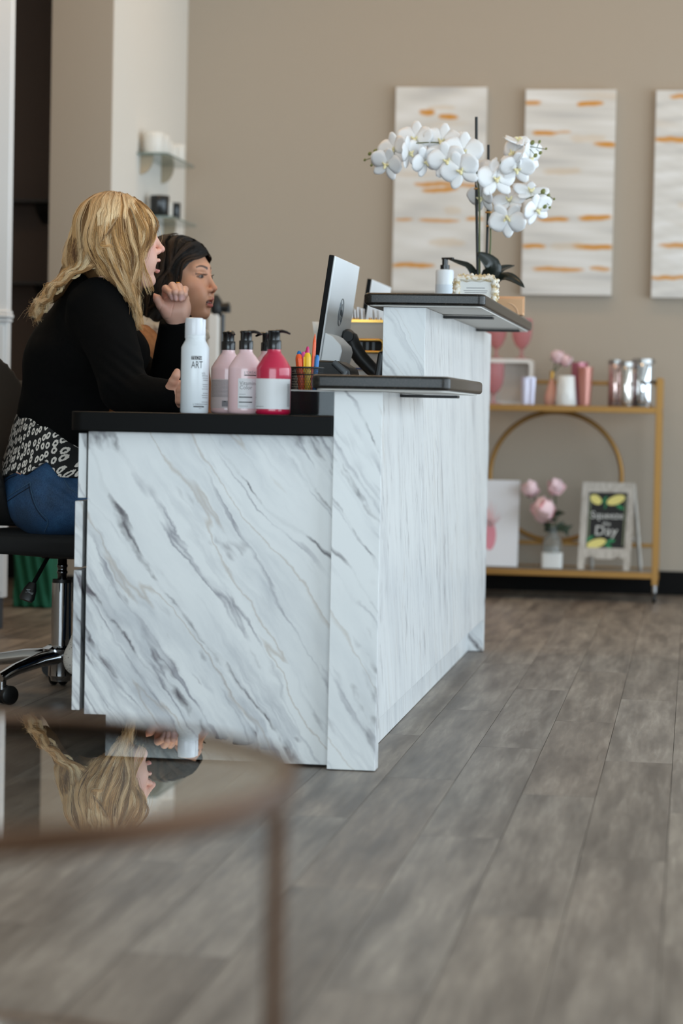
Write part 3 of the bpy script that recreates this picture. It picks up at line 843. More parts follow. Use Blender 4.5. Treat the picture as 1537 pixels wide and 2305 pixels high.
corners = [(xl + .01, Yf, zi0), (xr - .01, Yf, zi0), (xr - .01, Yf, zt - .01), (xl + .01, Yf, zt - .01)]
for k in range(4): frame_bar(corners[k], corners[(k + 1) % 4]).build('frame_bar', M_ivory, t, smooth=True)
b = MB()
for k in range(4):
    A, B = Vector(corners[k]), Vector(corners[(k + 1) % 4]); n = 9 if k % 2 == 0 else 8
    out = [Vector((0, 0, -1)), Vector((1, 0, 0)), Vector((0, 0, 1)), Vector((-1, 0, 0))][k]
    for i in range(n):
        if k == 0: continue
        p = A.lerp(B, (i + .5) / n) + out * (.0075 + .002 * (i % 2)); rr = .0042 + .0018 * ((i * 7) % 3) / 2
        b.lathe([(0, -rr), (rr * .7, -rr * .7), (rr, 0), (rr * .7, rr * .7), (0, rr)], p + Vector((0, rnd.uniform(-.005, .004), 0)), 8)
b.build('carved_beads', M_ivory, t, smooth=True)
MB().box((xl + .012, Yf - .003, CT + .012), (xr - .012, Yf + .004, zt - .012)).build('card', mat('white_paper'), t)
MB().box((xl + .008, Yf + .004, CT + .004), (xr - .008, Yf + .012, zt - .006)).build('backing', M_ivory, t)
for (q, w) in ((.42, .62), (.56, .8), (.66, .74)):
    z = zt - .014 - (zt - CT - .03) * q
    xm = (xl + xr) / 2; hw = (xr - xl - .04) / 2 * w
    MB().box((xm - hw, Yf - .0034, z), (xm + hw, Yf - .0031, z + .0016)).build('card_print', M_greyink, t)
MB().obox(((xl + xr) / 2, Yf + .035, CT + .043), (.03, .003, .086), Matrix.Rotation(math.radians(28), 3, 'X')).build('easel_leg', M_ivory, t)
# peach wooden block
Yb = 7.22
xl, xr = at(1108, 690, Yb).x, at(1177, 690, Yb).x; zt = at(1140, 672, Yb).z
t = thing('card_holder', 'peach coloured wooden card holder at the far end of the raised counter', 'card holder', ((xl + xr) / 2, Yb + .03, CT))
M_peach = mat('peach_wood', (226, 178, 134), .5); M_amber = mat('amber_wood_edge', (204, 132, 52), .45)
MB().box((xl + .012, Yb, CT + .0005), (xr, Yb + .006, zt)).box((xl + .012, Yb + .006, CT + .0005), (xr, Yb + .07, CT + .008)).box((xl + .012, Yb + .064, CT + .008), (xr, Yb + .07, zt + .01)).build('body', M_peach, t, bevel=.0015)
MB().box((xl, Yb + .001, CT + .0005), (xl + .0118, Yb + .068, zt - .001)).build('side_piece', M_amber, t)
arc = MB().tube([(xr - .045 + .03 * math.cos(a), Yb - .0008, CT + .002 + .032 * math.sin(a)) for a in [math.radians(k) for k in range(0, 91, 10)]], .0014, 5)
arc.build('carved_line', mat('pale_peach', (238, 200, 164), .5), t)
# ------------------------------------------------------------------ orchid
Yo = 7.0
M_petal = mat('white_orchid_petal', (240, 240, 242), .5, 0, Subsurface_Weight=.25, Subsurface_Radius=(.01, .01, .01), Subsurface_Scale=.3)
M_lip = mat('yellow_orchid_lip', (236, 226, 178), .5)
M_stem = mat('green_orchid_stem', (92, 98, 58), .5)
M_leaf = mat('dark_glossy_leaf', (20, 26, 20), .3)
M_stake = mat('black_stake', (14, 16, 16), .45)
M_bud = mat('green_bud', (116, 120, 62), .5)
base = at(1085, 660, Yo); base.z = CT
orch = thing('orchid', 'white orchid with arching sprays and black stakes on the raised counter', 'plant', base)
MB().lathe([(0, .0005), (.034, .0005), (.036, .003), (.047, .06), (.048, .066), (.044, .066), (.042, .058), (0, .056)], base, 32).build('pot', mat('white_ceramic', (226, 226, 224), .25), orch, smooth=True)
MB().lathe([(0, .05), (.041, .05), (.041, .058), (0, .062)], base, 20).build('moss', mat('brown_moss', (60, 54, 36), .9), orch)
def P3(px, py, dy=0): return at(px, py, Yo + dy)
MB().tube([base + Vector((-.012, 0, .05)), P3(1072, 430, 0), P3(1072, 263, 0)], .0042, 8).build('stake', M_stake, orch, smooth=True)
MB().tube([base + Vector((.008, .02, .05)), P3(1099, 450, .03), P3(1099, 326, .03)], .0038, 8).build('stake', M_stake, orch, smooth=True)
def stem(pts, r0, r1):
    P = spline(np.array([tuple(p) for p in pts]), 40)
    MB().tube([Vector(p) for p in P], list(np.linspace(r0, r1, 40)), 7).build('stem', M_stem, orch, smooth=True)
stem([base + Vector((-.006, -.004, .05)), P3(1079, 560, -.01), P3(1078, 440, -.012), P3(1064, 360, -.02), P3(1010, 325, -.03), P3(940, 322, -.035), P3(880, 334, -.04), P3(845, 352, -.04), P3(822, 360, -.04)], .0034, .0012)
stem([base + Vector((.012, .012, .05)), P3(1104, 540, .02), P3(1101, 430, .02), P3(1118, 380, .012), P3(1150, 340, .0), P3(1185, 330, -.01), P3(1228, 336, -.01)], .0034, .0011)
stem([P3(1102, 510, .018), P3(1118, 484, .01), P3(1150, 462, .0), P3(1190, 446, -.01), P3(1222, 436, -.01), P3(1246, 448, -.01)], .0022, .001)
stem([P3(1195, 446, -.01), P3(1220, 450, -.01), P3(1236, 462, -.01)], .0012, .0009)
for py, x, d in ((425, 1074, -.003), (478, 1099, .02), (509, 1101, .02)):
    q = P3(x, py, d); MB().tube([q + Vector((.008 * math.cos(a), .008 * math.sin(a), 0)) for a in [2 * math.pi * k / 14 for k in range(15)]], .0024, 6, cap=False).build('tie', mat('amber_tie', (206, 148, 74), .5), orch, smooth=True)
# leaves
def leaf(pts, wid, nrm):
    P = spline(np.array([tuple(p) for p in pts]), 14); mb = MB(); v = []; f = []
    nrm = Vector(nrm)
    for i, p in enumerate(P):
        u = i / 13; t = Vector(P[min(i + 1, 13)] - P[max(i - 1, 0)]).normalized()
        side = t.cross(nrm).normalized(); w = wid * (math.sin(math.pi * min(1, (u * .92 + .08))) ** .7) * (1 if i < 13 else .05)
        up = side.cross(t)
        for k in (-1, -.5, 0, .5, 1): v.append(Vector(p) + side * (w * k) + up * (abs(k) * w * .28))
    for i in range(13):
        for k in range(4): f.append((i * 5 + k, i * 5 + k + 1, i * 5 + k + 6, i * 5 + k + 5))
    o = mb.add(v, f).build('leaf', M_leaf, orch, smooth=True)
    s = o.modifiers.new('thick', 'SOLIDIFY'); s.thickness = .0018
lb = base + Vector((0, 0, .06))
leaf([lb, P3(1058, 604, -.01), P3(1035, 592, -.015), P3(1008, 582, -.02)], .013, (0, -.6, .8))
leaf([lb, P3(1108, 606, -.02), P3(1095, 585, -.03), P3(1073, 568, -.04)], .026, (.3, -1, .3))
leaf([lb, P3(1116, 616, .02), P3(1132, 604, .05), P3(1158, 597, .08)], .015, (0, -.7, .7))
leaf([lb, P3(1122, 630, -.02), P3(1142, 624, -.04), P3(1164, 634, -.06), P3(1181, 647, -.07)], .018, (.2, -.8, .6))
# flowers: five petals and a lip
def petal_mesh(mb, M, c, L, W, curl, base_r=.004):
    nU, nV = 7, 5; v = []; f = []
    for i in range(nU):
        u = i / (nU - 1); w = W * (math.sin(math.pi * (u * .88 + .07)) ** .65)
        for j in range(nV):
            s = j / (nV - 1) * 2 - 1
            v.append(c + M @ Vector((s * w, base_r + u * L, curl * u * u - .12 * W * s * s + .02 * W)))
    for i in range(nU - 1):
        for j in range(nV - 1): f.append((i * nV + j, i * nV + j + 1, (i + 1) * nV + j + 1, (i + 1) * nV + j))
    mb.add(v, f)
def flower(px, py, dy, facing, size, roll=0):
    c = P3(px, py, dy)
    d = Vector(facing).normalized()
    Mf = d.to_track_quat('Z', 'Y').to_matrix() @ Matrix.Rotation(math.radians(roll), 3, 'Z')
    mb = MB()
    for a, L, W, cu in ((0, .046, .0165, .004), (138, .044, .0155, .002), (-138, .044, .0155, .002)):
        size_ = size * 1.12; petal_mesh(mb, Mf @ Matrix.Rotation(math.radians(a), 3, 'Z'), c, L * size_, W * size_, cu)
    for a in (72, -72):
        size_ = size * 1.12; petal_mesh(mb, Mf @ Matrix.Rotation(math.radians(a), 3, 'Z'), c + d * .002, .047 * size_, .0275 * size_, .007)
    o = mb.build('flower', M_petal, orch, smooth=True)
    s = o.modifiers.new('thick', 'SOLIDIFY'); s.thickness = .0009
    lp = MB()
    lp.tube([c + d * .001, c + d * .008 + Mf @ Vector((0, -.004, 0)), c + d * .013 + Mf @ Vector((0, -.011, 0))], [.004 * size, .0058 * size, .003 * size], 8)
    for sg in (-1, 1):
        lp.tube([c + d * .003, c + d * .009 + Mf @ Vector((sg * .006, .001, 0)), c + d * .012 + Mf @ Vector((sg * .009, .006, 0))], [.003 * size, .0036 * size, .0018 * size], 7)
    lp.build('lip', M_lip, o, smooth=True)
fl = [(886, 338, -.05, (-.5, -.8, .0), .95, 10), (870, 370, -.05, (-.3, -.9, -.3), .9, -20), (934, 314, -.02, (-.2, -.9, .2), 1.0, 0), (920, 345, -.06, (.9, -.4, 0), .9, 15),
      (958, 364, -.05, (.5, -.7, -.3), .85, 30), (994, 319, -.03, (-.1, -1, .2), 1.0, -8), (1006, 362, -.06, (0, -1, -.1), 1.0, 12), (1042, 342, -.05, (.1, -1, .05), 1.05, -5),
      (1036, 384, -.06, (0, -1, -.2), 1.05, 20), (1025, 330, .02, (-.3, -.7, .5), .95, 0), (962, 330, .01, (.2, -.8, .4), .95, 25),
      (1116, 404, -.03, (.35, -.9, .1), 1.05, 5), (1094, 386, .0, (-.5, -.6, .5), .9, -20), (1084, 446, .0, (-.6, -.7, -.3), .9, 0), (1166, 318, .0, (.2, -.3, .9), .85, 20),
      (1156, 346, -.02, (-.6, -.7, .4), .9, -25), (1163, 380, -.03, (.2, -.8, -.5), .95, 0), (1191, 358, .0, (.8, -.5, -.2), .95, 30),
      (1147, 452, .0, (-.2, -.7, .7), .95, 10), (1142, 492, -.02, (-.1, -.9, -.3), 1.0, 180), (1194, 432, .01, (.2, -.6, .8), .95, -12), (1208, 472, -.02, (.7, -.7, -.4), .9, 25)]
for a in fl: flower(*a)
for px, py, r in ((845, 341, 5.5), (832, 346, 4), (852, 367, 5.5), (836, 372, 3), (821, 360, 3), (1198, 321, 5), (1214, 319, 3.4), (1229, 335, 2.6), (1216, 344, 4), (1205, 350, 4.5), (1222, 431, 5.5), (1234, 440, 4), (1247, 448, 2.6), (1226, 465, 4.6), (1237, 467, 3)):
    q = P3(px, py, -.02 if px < 900 else -.01); rr = r / 770
    MB().lathe([(0, -rr * 1.2), (rr * .7, -rr * .8), (rr, 0), (rr * .75, rr * .8), (0, rr * 1.3)], q, 10, Matrix.Rotation(.6, 3, 'Y')).build('bud', M_bud, orch, smooth=True)
for a, b_ in (((850, 350), (845, 341)), ((848, 356), (852, 367)), ((835, 357), (836, 372)), ((1190, 331), (1198, 321)), ((1208, 333), (1214, 319)), ((1206, 335), (1216, 344)), ((1190, 333), (1205, 350))):
    MB().tube([P3(*a, -.02 if a[0] < 900 else -.01), P3(*b_, -.02 if a[0] < 900 else -.01)], .001, 5).build('pedicel', M_stem, orch)
# ------------------------------------------------------------------ canvases on the back wall
M_canvas = mat('painted_canvas', (220, 218, 214), .55); _t = NT(M_canvas)
_a = _t.n('ShaderNodeVertexColor', {'layer_name': 'tint'}).outputs[0]
_t.base(_a); _t.bump(_t.noise(_t.mapping(_t.coord(), scale=(1, 1, 4)), 30, 4, .6), .25, .004)
def canvas(label, x0, x1, z0, z1, streaks, seed):
    nx, nz = 90, 200
    X, Z = np.meshgrid(np.linspace(0, 1, nx), np.linspace(0, 1, nz))          # Z: 0 top .. 1 bottom
    p = np.stack([X.ravel() * 1.1, Z.ravel() * 2.5, np.full(X.size, seed * 1.7)], 1)
    n1 = vnoise(p * np.array([2.2, 9, 1]), 1.6, seed) * .5 + vnoise(p * np.array([5, 22, 1]), 1.8, seed + 9) * .5
    n2 = vnoise(p * np.array([3, 12, 1]), 1.1, seed + 4)
    col = linc((214, 211, 206)) * np.ones((X.size, 1))
    col = col + (linc((186, 184, 182)) - col) * np.clip(n1 * .9, 0, 1)[:, None]
    col = col + (linc((232, 231, 230)) - col) * np.clip(-n1 * 1.1, 0, 1)[:, None]
    col = col + (linc((208, 190, 168)) - col) * np.clip(n2 - .62, 0, .5)[:, None]
    wob = vnoise(p * np.array([6, 4, 1]), 2.5, seed + 2) * .006
    for (cx, cz, wx, wz, s) in streaks:
        d = ((X.ravel() - cx) / wx) ** 4 + ((Z.ravel() - cz + wob) / wz) ** 2
        rag = vnoise(p * np.array([14, 40, 1]), 3, seed + 5)
        k = np.clip(1.35 - d + rag * .35, 0, 1) * s
        gold = linc((206, 142, 48)) if s > .5 else linc((206, 178, 140))
        col = col + (gold - col) * k[:, None]
    y = Y_BACK - .04
    v = np.stack([x0 + (x1 - x0) * X.ravel(), np.full(X.size, y), z1 + (z0 - z1) * Z.ravel()], 1)
    I = np.arange(nx * nz).reshape(nz, nx)
    f = np.stack([I[:-1, :-1], I[1:, :-1], I[1:, 1:], I[:-1, 1:]], -1).reshape(-1, 4)
    t = thing('abstract_canvas', label, 'painting', ((x0 + x1) / 2, y + .02, z0), 'gold and white canvases')
    o = link_mesh('painted_face', v, f, M_canvas, t); vcolor(o, col)
    MB().box((x0, y + .0006, z0), (x1, Y_BACK - .001, z1)).build('stretcher', mat('canvas_side', (206, 198, 188), .8), t)
canvas('white canvas with gold streaks behind the orchid, leftmost on the back wall', -1.343, -.940, 1.314, 2.216,
       [(.35, .12, .09, .016, 1), (.58, .145, .11, .014, 1), (.5, .10, .16, .012, .4), (.42, .47, .2, .012, .9), (.5, .50, .2, .012, 1), (.78, .48, .25, .012, .8), (.12, .645, .1, .008, .8), (.5, .65, .22, .01, .8),
        (.9, .645, .1, .01, .9), (.6, .76, .2, .02, .4), (.22, .87, .24, .012, 1), (.65, .60, .1, .02, .35), (.75, .87, .2, .01, .35)], 1)
canvas('white canvas with gold streaks right of the orchid, second of three', -.769, -.375, 1.309, 2.206,
       [(.08, .065, .1, .013, .9), (.72, .07, .15, .014, 1), (.22, .21, .14, .013, 1), (.42, .207, .1, .008, .6), (.9, .265, .14, .014, 1), (.7, .235, .2, .02, .4), (.42, .40, .22, .018, .45), (.33, .63, .18, .012, 1),
        (.8, .62, .2, .015, 1), (.12, .765, .14, .012, 1), (.8, .765, .24, .014, 1), (.5, .765, .2, .02, .4), (.4, .875, .3, .012, .9), (.86, .87, .12, .01, .8)], 5)
canvas('white canvas with gold streaks cut by the right edge of the photo', -.201, .193, 1.303, 2.203,
       [(.3, .03, .16, .012, .9), (.22, .235, .24, .014, 1), (.6, .24, .2, .012, .9), (.7, .45, .2, .012, 1), (.3, .75, .24, .012, .9), (.2, .9, .26, .01, 1), (.7, .9, .2, .012, .8), (.5, .55, .25, .02, .4)], 9)

# ------------------------------------------------------------------ bar cart
M_cgold = mat('satin_gold_metal', (158, 118, 64), .42, .7)
M_shelfglass = mat('grey_shelf_glass', (120, 118, 114), .12, 0, Transmission_Weight=.35)
CX0, CX1, CY0, CY1 = -1.12, -.148, 10.22, 10.56
cart = thing('bar_cart', 'gold metal bar cart with a large ring, standing against the back wall', 'cart', ((CX0 + CX1) / 2, (CY0 + CY1) / 2, 0))
for x in (CX0, CX1):
    for y in (CY0, CY1):
        MB().box((x - .013, y - .013, .075), (x + .013, y + .013, .945 if y == CY0 else .945)).build('post', M_cgold, cart, bevel=.002)
        ca = MB().lathe([(0, .045), (.012, .045), (.012, .075), (0, .075)], (x, y, 0), 14).tube([(x, y - .003, .05), (x, y - .012, .03)], .006, 6).build('caster', mat('chrome', (200, 202, 205), .08, 1), cart, smooth=True)
        MB().lathe([(0, -.008), (.02, -.008), (.022, -.004), (.022, .004), (.02, .008), (0, .008)], (x, y - .012, .0225), 18, Matrix.Rotation(H90, 3, 'Y')).build('wheel', M_blackmetal, ca, smooth=True)
def rect_frame(z, h):
    b = MB()
    b.box((CX0, CY0 - .012, z - h), (CX1, CY0 + .012, z)).box((CX0, CY1 - .012, z - h), (CX1, CY1 + .012, z)).box((CX0 - .012, CY0, z - h), (CX0 + .012, CY1, z)).box((CX1 - .012, CY0, z - h), (CX1 + .012, CY1, z))
    return b
ZT, ZB = .822, .128
for z in (ZT, ZB):
    rect_frame(z, .026).build('shelf_frame', M_cgold, cart, bevel=.002)
    MB().box((CX0 + .012, CY0 + .012, z - .012), (CX1 - .012, CY1 - .012, z - .003)).build('shelf_glass', M_shelfglass, cart)
MB().box((CX0, CY1 - .006, .915), (CX1, CY1 + .006, .932)).build('back_rail', M_cgold, cart, bevel=.002)
MB().box((CX0, CY1 - .006, .215), (CX1, CY1 + .006, .232)).build('back_rail', M_cgold, cart, bevel=.002)
for sx in (CX0, CX1): MB().box((sx - .005, CY0, .925), (sx + .005, CY1, .94)).build('side_rail', M_cgold, cart, bevel=.002)
rc = at(1250, 1070, CY1); rr = .286; zc = (ZT - .026 + .232) / 2
MB().tube([(rc.x + rr * math.cos(a), CY1, zc + .281 * math.sin(a)) for a in [2 * math.pi * k / 72 for k in range(73)]], .0105, 8, cap=False).build('ring', M_cgold, cart, smooth=True)
b = MB().tube([(CX1 - .004, CY0 + .02, .93), (CX1 - .05, CY0 + .035, .925), (CX1 - .075, CY0 + .05, .922)], .005, 6); b.build('rail_end', mat('dark_bronze', (60, 50, 40), .4, .8), cart)

def cyl_item(name, label, cat, px, Y, z, parts, group=None, py=900):
    c = at(px, py, Y); c.z = z
    t = thing(name, label, cat, c, group)
    for (n, prof, m) in parts: MB().lathe(prof, c, 28).build(n, m, t, smooth=True)
    return t, c
M_pinkglass = mat('pink_glass', (244, 196, 200), .05, 0, Transmission_Weight=.85, IOR=1.15)
def goblet(label, px, Y, z, s=1.0):
    st = [(0, .001), (.036, .001), (.036, .004), (.012, .009), (.0075, .02), (.0075, .036), (.012, .044)]
    bowl = [(0, .044), (.013, .046), (.028, .062), (.040, .09), (.044, .12), (.0445, .16), (.042, .175), (.040, .175), (.0422, .16), (.0418, .12), (.038, .092), (.026, .065), (.012, .05), (0, .049)]
    sc = lambda q: [(a * s, b * s) for a, b in q]
    cyl_item('goblet', label, 'goblet', px, Y, z, [('foot', sc(st + [(0, .044)]), M_pinkglass), ('bowl', sc(bowl), M_pinkglass)], 'pink goblets on the cart')
# white riser on the top shelf
Yr = 10.36
xl, xr = at(1082, 850, Yr).x, at(1199, 850, Yr).x; zr = at(1150, 808, Yr).z
t = thing('display_riser', 'white open-fronted riser on the top shelf of the gold cart', 'riser', ((xl + xr) / 2, Yr + .06, ZT))
M_riser = mat('white_lacquer', (224, 220, 214), .35)
outer = rrect(xl, ZT + .0008, xr, zr, .02, 5); inner = rrect(xl + .016, ZT + .014, xr - .016, zr - .016, .012, 5)
n = len(outer); v = [(a, Yr, b_) for a, b_ in outer] + [(a, Yr, b_) for a, b_ in inner] + [(a, Yr + .12, b_) for a, b_ in outer] + [(a, Yr + .12, b_) for a, b_ in inner]
f = []
for i in range(n):
    j = (i + 1) % n
    f += [(i, j, n + j, n + i), (2 * n + j, 2 * n + i, 3 * n + i, 3 * n + j), (j, i, 2 * n + i, 2 * n + j), (n + i, n + j, 3 * n + j, 3 * n + i)]
MB().add(v, f).build('shell', M_riser, t)
MB().prism(inner, 'y', Yr + .112, Yr + .119).build('back_panel', mat('warm_white_panel', (214, 206, 196), .5), t)
goblet('pink glass goblet on the riser, nearer the marble partition', 1114, Yr + .06, zr + .0005)
goblet('pink glass goblet standing at the open end of the riser', 1171, Yr + .05, zr + .0005)
goblet('pink glass goblet standing below, in front of the riser', 1110, 10.275, ZT)
M_irid = mat('iridescent_ribbed_glass', (206, 204, 222), .12, .25)
def ribbed(label, name, px, Y, z, r0, r1, h, m, cat, group=None, n=28, amp=.07):
    c = at(px, 900, Y); c.z = z
    t = thing(name, label, cat, c, group); mb = MB(); v = []; f = []
    zs = [0.0008, h * .25, h * .5, h * .75, h]
    for zz in zs:
        r = r0 + (r1 - r0) * zz / h
        for k in range(n * 2):
            a = 2 * math.pi * k / (n * 2); q = r * (1 + amp * (k % 2)); v.append((c.x + q * math.cos(a), c.y + q * math.sin(a), z + zz))
    N = n * 2
    for i in range(len(zs) - 1):
        for k in range(N): f.append((i * N + k, i * N + (k + 1) % N, (i + 1) * N + (k + 1) % N, (i + 1) * N + k))
    f.append(tuple(range(N - 1, -1, -1)))
    mb.add(v, f).build('wall', m, t, smooth=True)
    MB().lathe([(r1 * .97, h - .003), (r1 * 1.09, h - .003), (r1 * 1.09, h), (r1 * .97, h)], c, 32).build('rim', m, t, smooth=True)
    return t, c
ribbed('pale iridescent ribbed glass in front of the riser', 'ribbed_glass', 1188, 10.29, ZT, .026, .030, .118, M_irid, 'glass')
# pink bud vase with a peony
t, c = cyl_item('bud_vase', 'blush pink bud vase with gold neck holding a pink peony', 'vase', 1241, 10.31, ZT, [
    ('body', [(0, .001), (.026, .001), (.031, .02), (.029, .045), (.018, .08), (.0095, .105), (.009, .112), (0, .112)], mat('blush_ceramic', (214, 158, 140), .5)),
    ('gold_neck', [(0, .112), (.0092, .112), (.0086, .14), (.0096, .146), (0, .146)], M_gold)])
def peony(name, label, c, r, cat='flower', seed=0, stem_to=None, group=None):
    t = thing(name, label, cat, stem_to if stem_to is not None else c - Vector((0, 0, r)), group)
    rnd = random.Random(seed); M_pp = mat('pale_pink_petal', (238, 206, 210), .6); M_pc = mat('deep_pink_petal', (226, 140, 146), .6)
    for k in range(26):
        u = (k + .5) / 26; th = 2.4 * k; ph = math.acos(1 - 1.75 * u)
        d = Vector((math.sin(ph) * math.cos(th), math.sin(ph) * math.sin(th), math.cos(ph)))
        if rnd.random() < .0: continue
        M = d.to_track_quat('Z', 'Y').to_matrix() @ Matrix.Rotation(rnd.uniform(0, 6), 3, 'Z')
        rr_ = r * (.50 + .45 * u) * rnd.uniform(.8, 1.25); w = r * (.46 + .26 * u) * rnd.uniform(.8, 1.2); d = (d + Vector((rnd.uniform(-.3, .3), rnd.uniform(-.3, .3), rnd.uniform(-.2, .35)))).normalized()
        v = []; f = []
        for i in range(4):
            for j in range(5):
                a = j / 4 * 2 - 1; b_ = i / 3 * 2 - 1
                q = Vector((a * w * (1 - .25 * b_ * b_), b_ * w, -.45 * w * (a * a + b_ * b_) + rnd.uniform(-.09, .09) * r))
                v.append(c + d * (rr_ * .8) + M @ q)
        for i in range(3):
            for j in range(4): f.append((i * 5 + j, i * 5 + j + 1, i * 5 + j + 6, i * 5 + j + 5))
        MB().add(v, f).build('petal', M_pc if (u < .18 or (seed == 2 and k in (8, 11, 13))) else M_pp, t, smooth=True)
    MB().lathe([(0, -r * .6), (r * .45, -r * .3), (r * .5, 0), (r * .35, r * .4), (0, r * .5)], c, 12).build('heart', M_pp, t, smooth=True)
    if stem_to is not None:
        P = spline(np.array([tuple(c - Vector((0, 0, r * .4))), tuple((c + stem_to) / 2 + Vector((.004, 0, .01))), tuple(stem_to)]), 10)
        MB().tube([Vector(p) for p in P], .003, 6).build('stem', mat('leaf_green', (62, 78, 52), .6), t, smooth=True)
        for s in (-1, 1):
            q = c - Vector((0, 0, r * .75)); lv = [q, q + Vector((s * .012, -.004, .008)), q + Vector((s * .034, -.006, .022)), q + Vector((s * .010, .004, -.004))]
            MB().add(lv, [(0, 1, 2, 3)]).build('leaf', mat('leaf_green'), t)
    return t
peony('peony', 'larger pink peony standing upright in the blush bud vase', at(1255, 803, 10.31), .036, seed=1, stem_to=c + Vector((0, 0, .13)))
pc = at(1274, 811, 10.30)
peony('peony', 'smaller pink peony leaning right above the white vase', pc, .030, seed=4, stem_to=c + Vector((.002, -.001, .132)))
# white hammered vase
M_wv = mat('hammered_white_ceramic', (226, 226, 224), .2); _t = NT(M_wv)
_t.bump(_t.n('ShaderNodeTexVoronoi', None, Vector=_t.coord(), Scale=60.0).outputs[0], .5, .004)
cyl_item('ceramic_vase', 'white hammered ceramic vase tapering upwards on the cart', 'vase', 1273, 10.27, ZT, [('body', [(0, .001), (.044, .001), (.046, .004), (.041, .06), (.036, .122), (.034, .126), (.031, .122), (0, .118)], M_wv)])
M_rose = mat('rose_iridescent_glass', (196, 120, 136), .12, .2, Transmission_Weight=.35)
ribbed('rose pink ribbed tumbler behind the white vase', 'ribbed_tumbler', 1303, 10.37, ZT, .030, .035, .185, M_rose, 'tumbler', 'rose tumblers on the cart', 20, .05)
ribbed('rose pink ribbed tumbler with an amber edge, right of the white vase', 'ribbed_tumbler', 1316, 10.29, ZT, .023, .030, .165, mat('amber_rose_glass', (206, 140, 126), .15, .2, Transmission_Weight=.3), 'tumbler', 'rose tumblers on the cart', 20, .05)
# mirrored canisters
M_mirror = mat('mirror_silver', (224, 226, 230), .06, 1)
for lab, px, Y, r, h, m in (('blush mirrored canister, leftmost of three on the cart', 1384, 10.40, .030, .20, mat('blush_mirror', (224, 196, 190), .12, .9)),
                            ('champagne mirrored canister between two others on the cart', 1408, 10.30, .030, .19, mat('champagne_mirror', (216, 208, 200), .1, 1)),
                            ('large silver mirrored canister at the right end of the cart', 1446, 10.36, .046, .205, M_mirror)):
    t, c = cyl_item('canister', lab, 'canister', px, Y, ZT, [('body', [(0, .001), (r, .001), (r + .001, .004), (r + .001, h - .022), (r, h - .02), (0, h - .02)], m),
        ('lid', [(0, h - .0195), (r + .003, h - .0195), (r + .003, h - .002), (r, h), (0, h)], mat('brushed_steel', (170, 168, 166), .3, 1))], 'mirrored canisters')
# lower shelf: canvas print, roses in a bottle, easel sign
Yp = 10.33
t = thing('canvas_print', 'white canvas with a pink pineapple on the lower shelf of the cart', 'canvas', (at(1120, 1270, Yp).x, Yp, ZB))
x0, x1, z1 = at(1062, 1180, Yp).x, at(1166, 1180, Yp).x, at(1150, 1082, Yp).z
lean = .04
def lean_pt(x, z, off=0): return Vector((x, Yp + off + (z - ZB) * lean / (z1 - ZB) * 1.0, z))
v = [lean_pt(x0, ZB + .0006), lean_pt(x1, ZB + .0006), lean_pt(x1, z1), lean_pt(x0, z1)]; v += [q + Vector((0, .022, 0)) for q in v]
MB().add(v, [(0, 1, 2, 3), (7, 6, 5, 4), (1, 0, 4, 5), (2, 1, 5, 6), (3, 2, 6, 7), (0, 3, 7, 4)]).build('canvas', mat('white_canvas', (230, 230, 234), .7), t, bevel=.002)
pxl = at(1102, 1200, Yp).x
b = MB(); v = [lean_pt(pxl + .026 * math.cos(a), at(1100, 1206, Yp).z + .062 * math.sin(a), -.001) for a in [2 * math.pi * k / 30 for k in range(30)]]
b.add(v, [tuple(range(30))]); pine = b.build('pineapple', mat('pink_print', (226, 146, 160), .7), t)
for k in range(9):
    a = math.radians(90 + (k - 4) * 13); zb = at(1100, 1182, Yp).z
    L = .11 - .012 * abs(k - 4)
    v = [lean_pt(pxl - .006, zb - .01, -.0012), lean_pt(pxl + .006, zb - .01, -.0012), lean_pt(pxl + .5 * L * math.cos(a) + .005, zb + .6 * L * math.sin(a), -.0012), lean_pt(pxl + L * math.cos(a), zb + L * math.sin(a), -.0012)]
    MB().add(v, [(0, 1, 2, 3)]).build('crown_leaf', mat('pale_pink_print', (236, 196, 200), .7), t)
c = at(1242, 1270, 10.32); c.z = ZB
t = thing('bottle_vase', 'square clear glass bottle with a white frosted base holding roses', 'vase', c)
M_clear = mat('clear_glass', (236, 240, 240), .02, 0, Transmission_Weight=.92, IOR=1.25)
hb = .068
MB().prism(rrect(c.x - .044, c.y - .03, c.x + .044, c.y + .03, .012), 'z', ZB + .0008, ZB + hb).build('frosted_base', mat('frosted_white', (222, 222, 220), .5), t, bevel=.003)
MB().lathe([(.042, hb), (.042, hb + .045), (.034, hb + .062), (.020, hb + .075), (.018, hb + .105), (.021, hb + .11), (.016, hb + .11), (.015, hb + .076), (.038, hb + .044), (.038, hb)], c, 28).build('glass_body', M_clear, t, smooth=True)
st = c + Vector((0, 0, hb + .085))
for k, (px, py, r, dy, lab) in enumerate(((1222, 1148, .060, -.05, 'large open pink rose, lowest in the glass bottle'), (1194, 1102, .042, .0, 'pink rosebud leaning left in the glass bottle'), (1249, 1095, .042, .0, 'pink rose highest at the right in the glass bottle'))):
    peony('rose', lab, at(px, py, 10.32 + dy), r, 'flower', 2 if k == 0 else 5 + k, st + Vector((.004 * (k - 1), .003 * k, 0)), 'roses in the glass bottle')
t = thing('leaf_sprig', 'dark green leaves spreading below the roses', 'leaves', st)
rnd = random.Random(5)
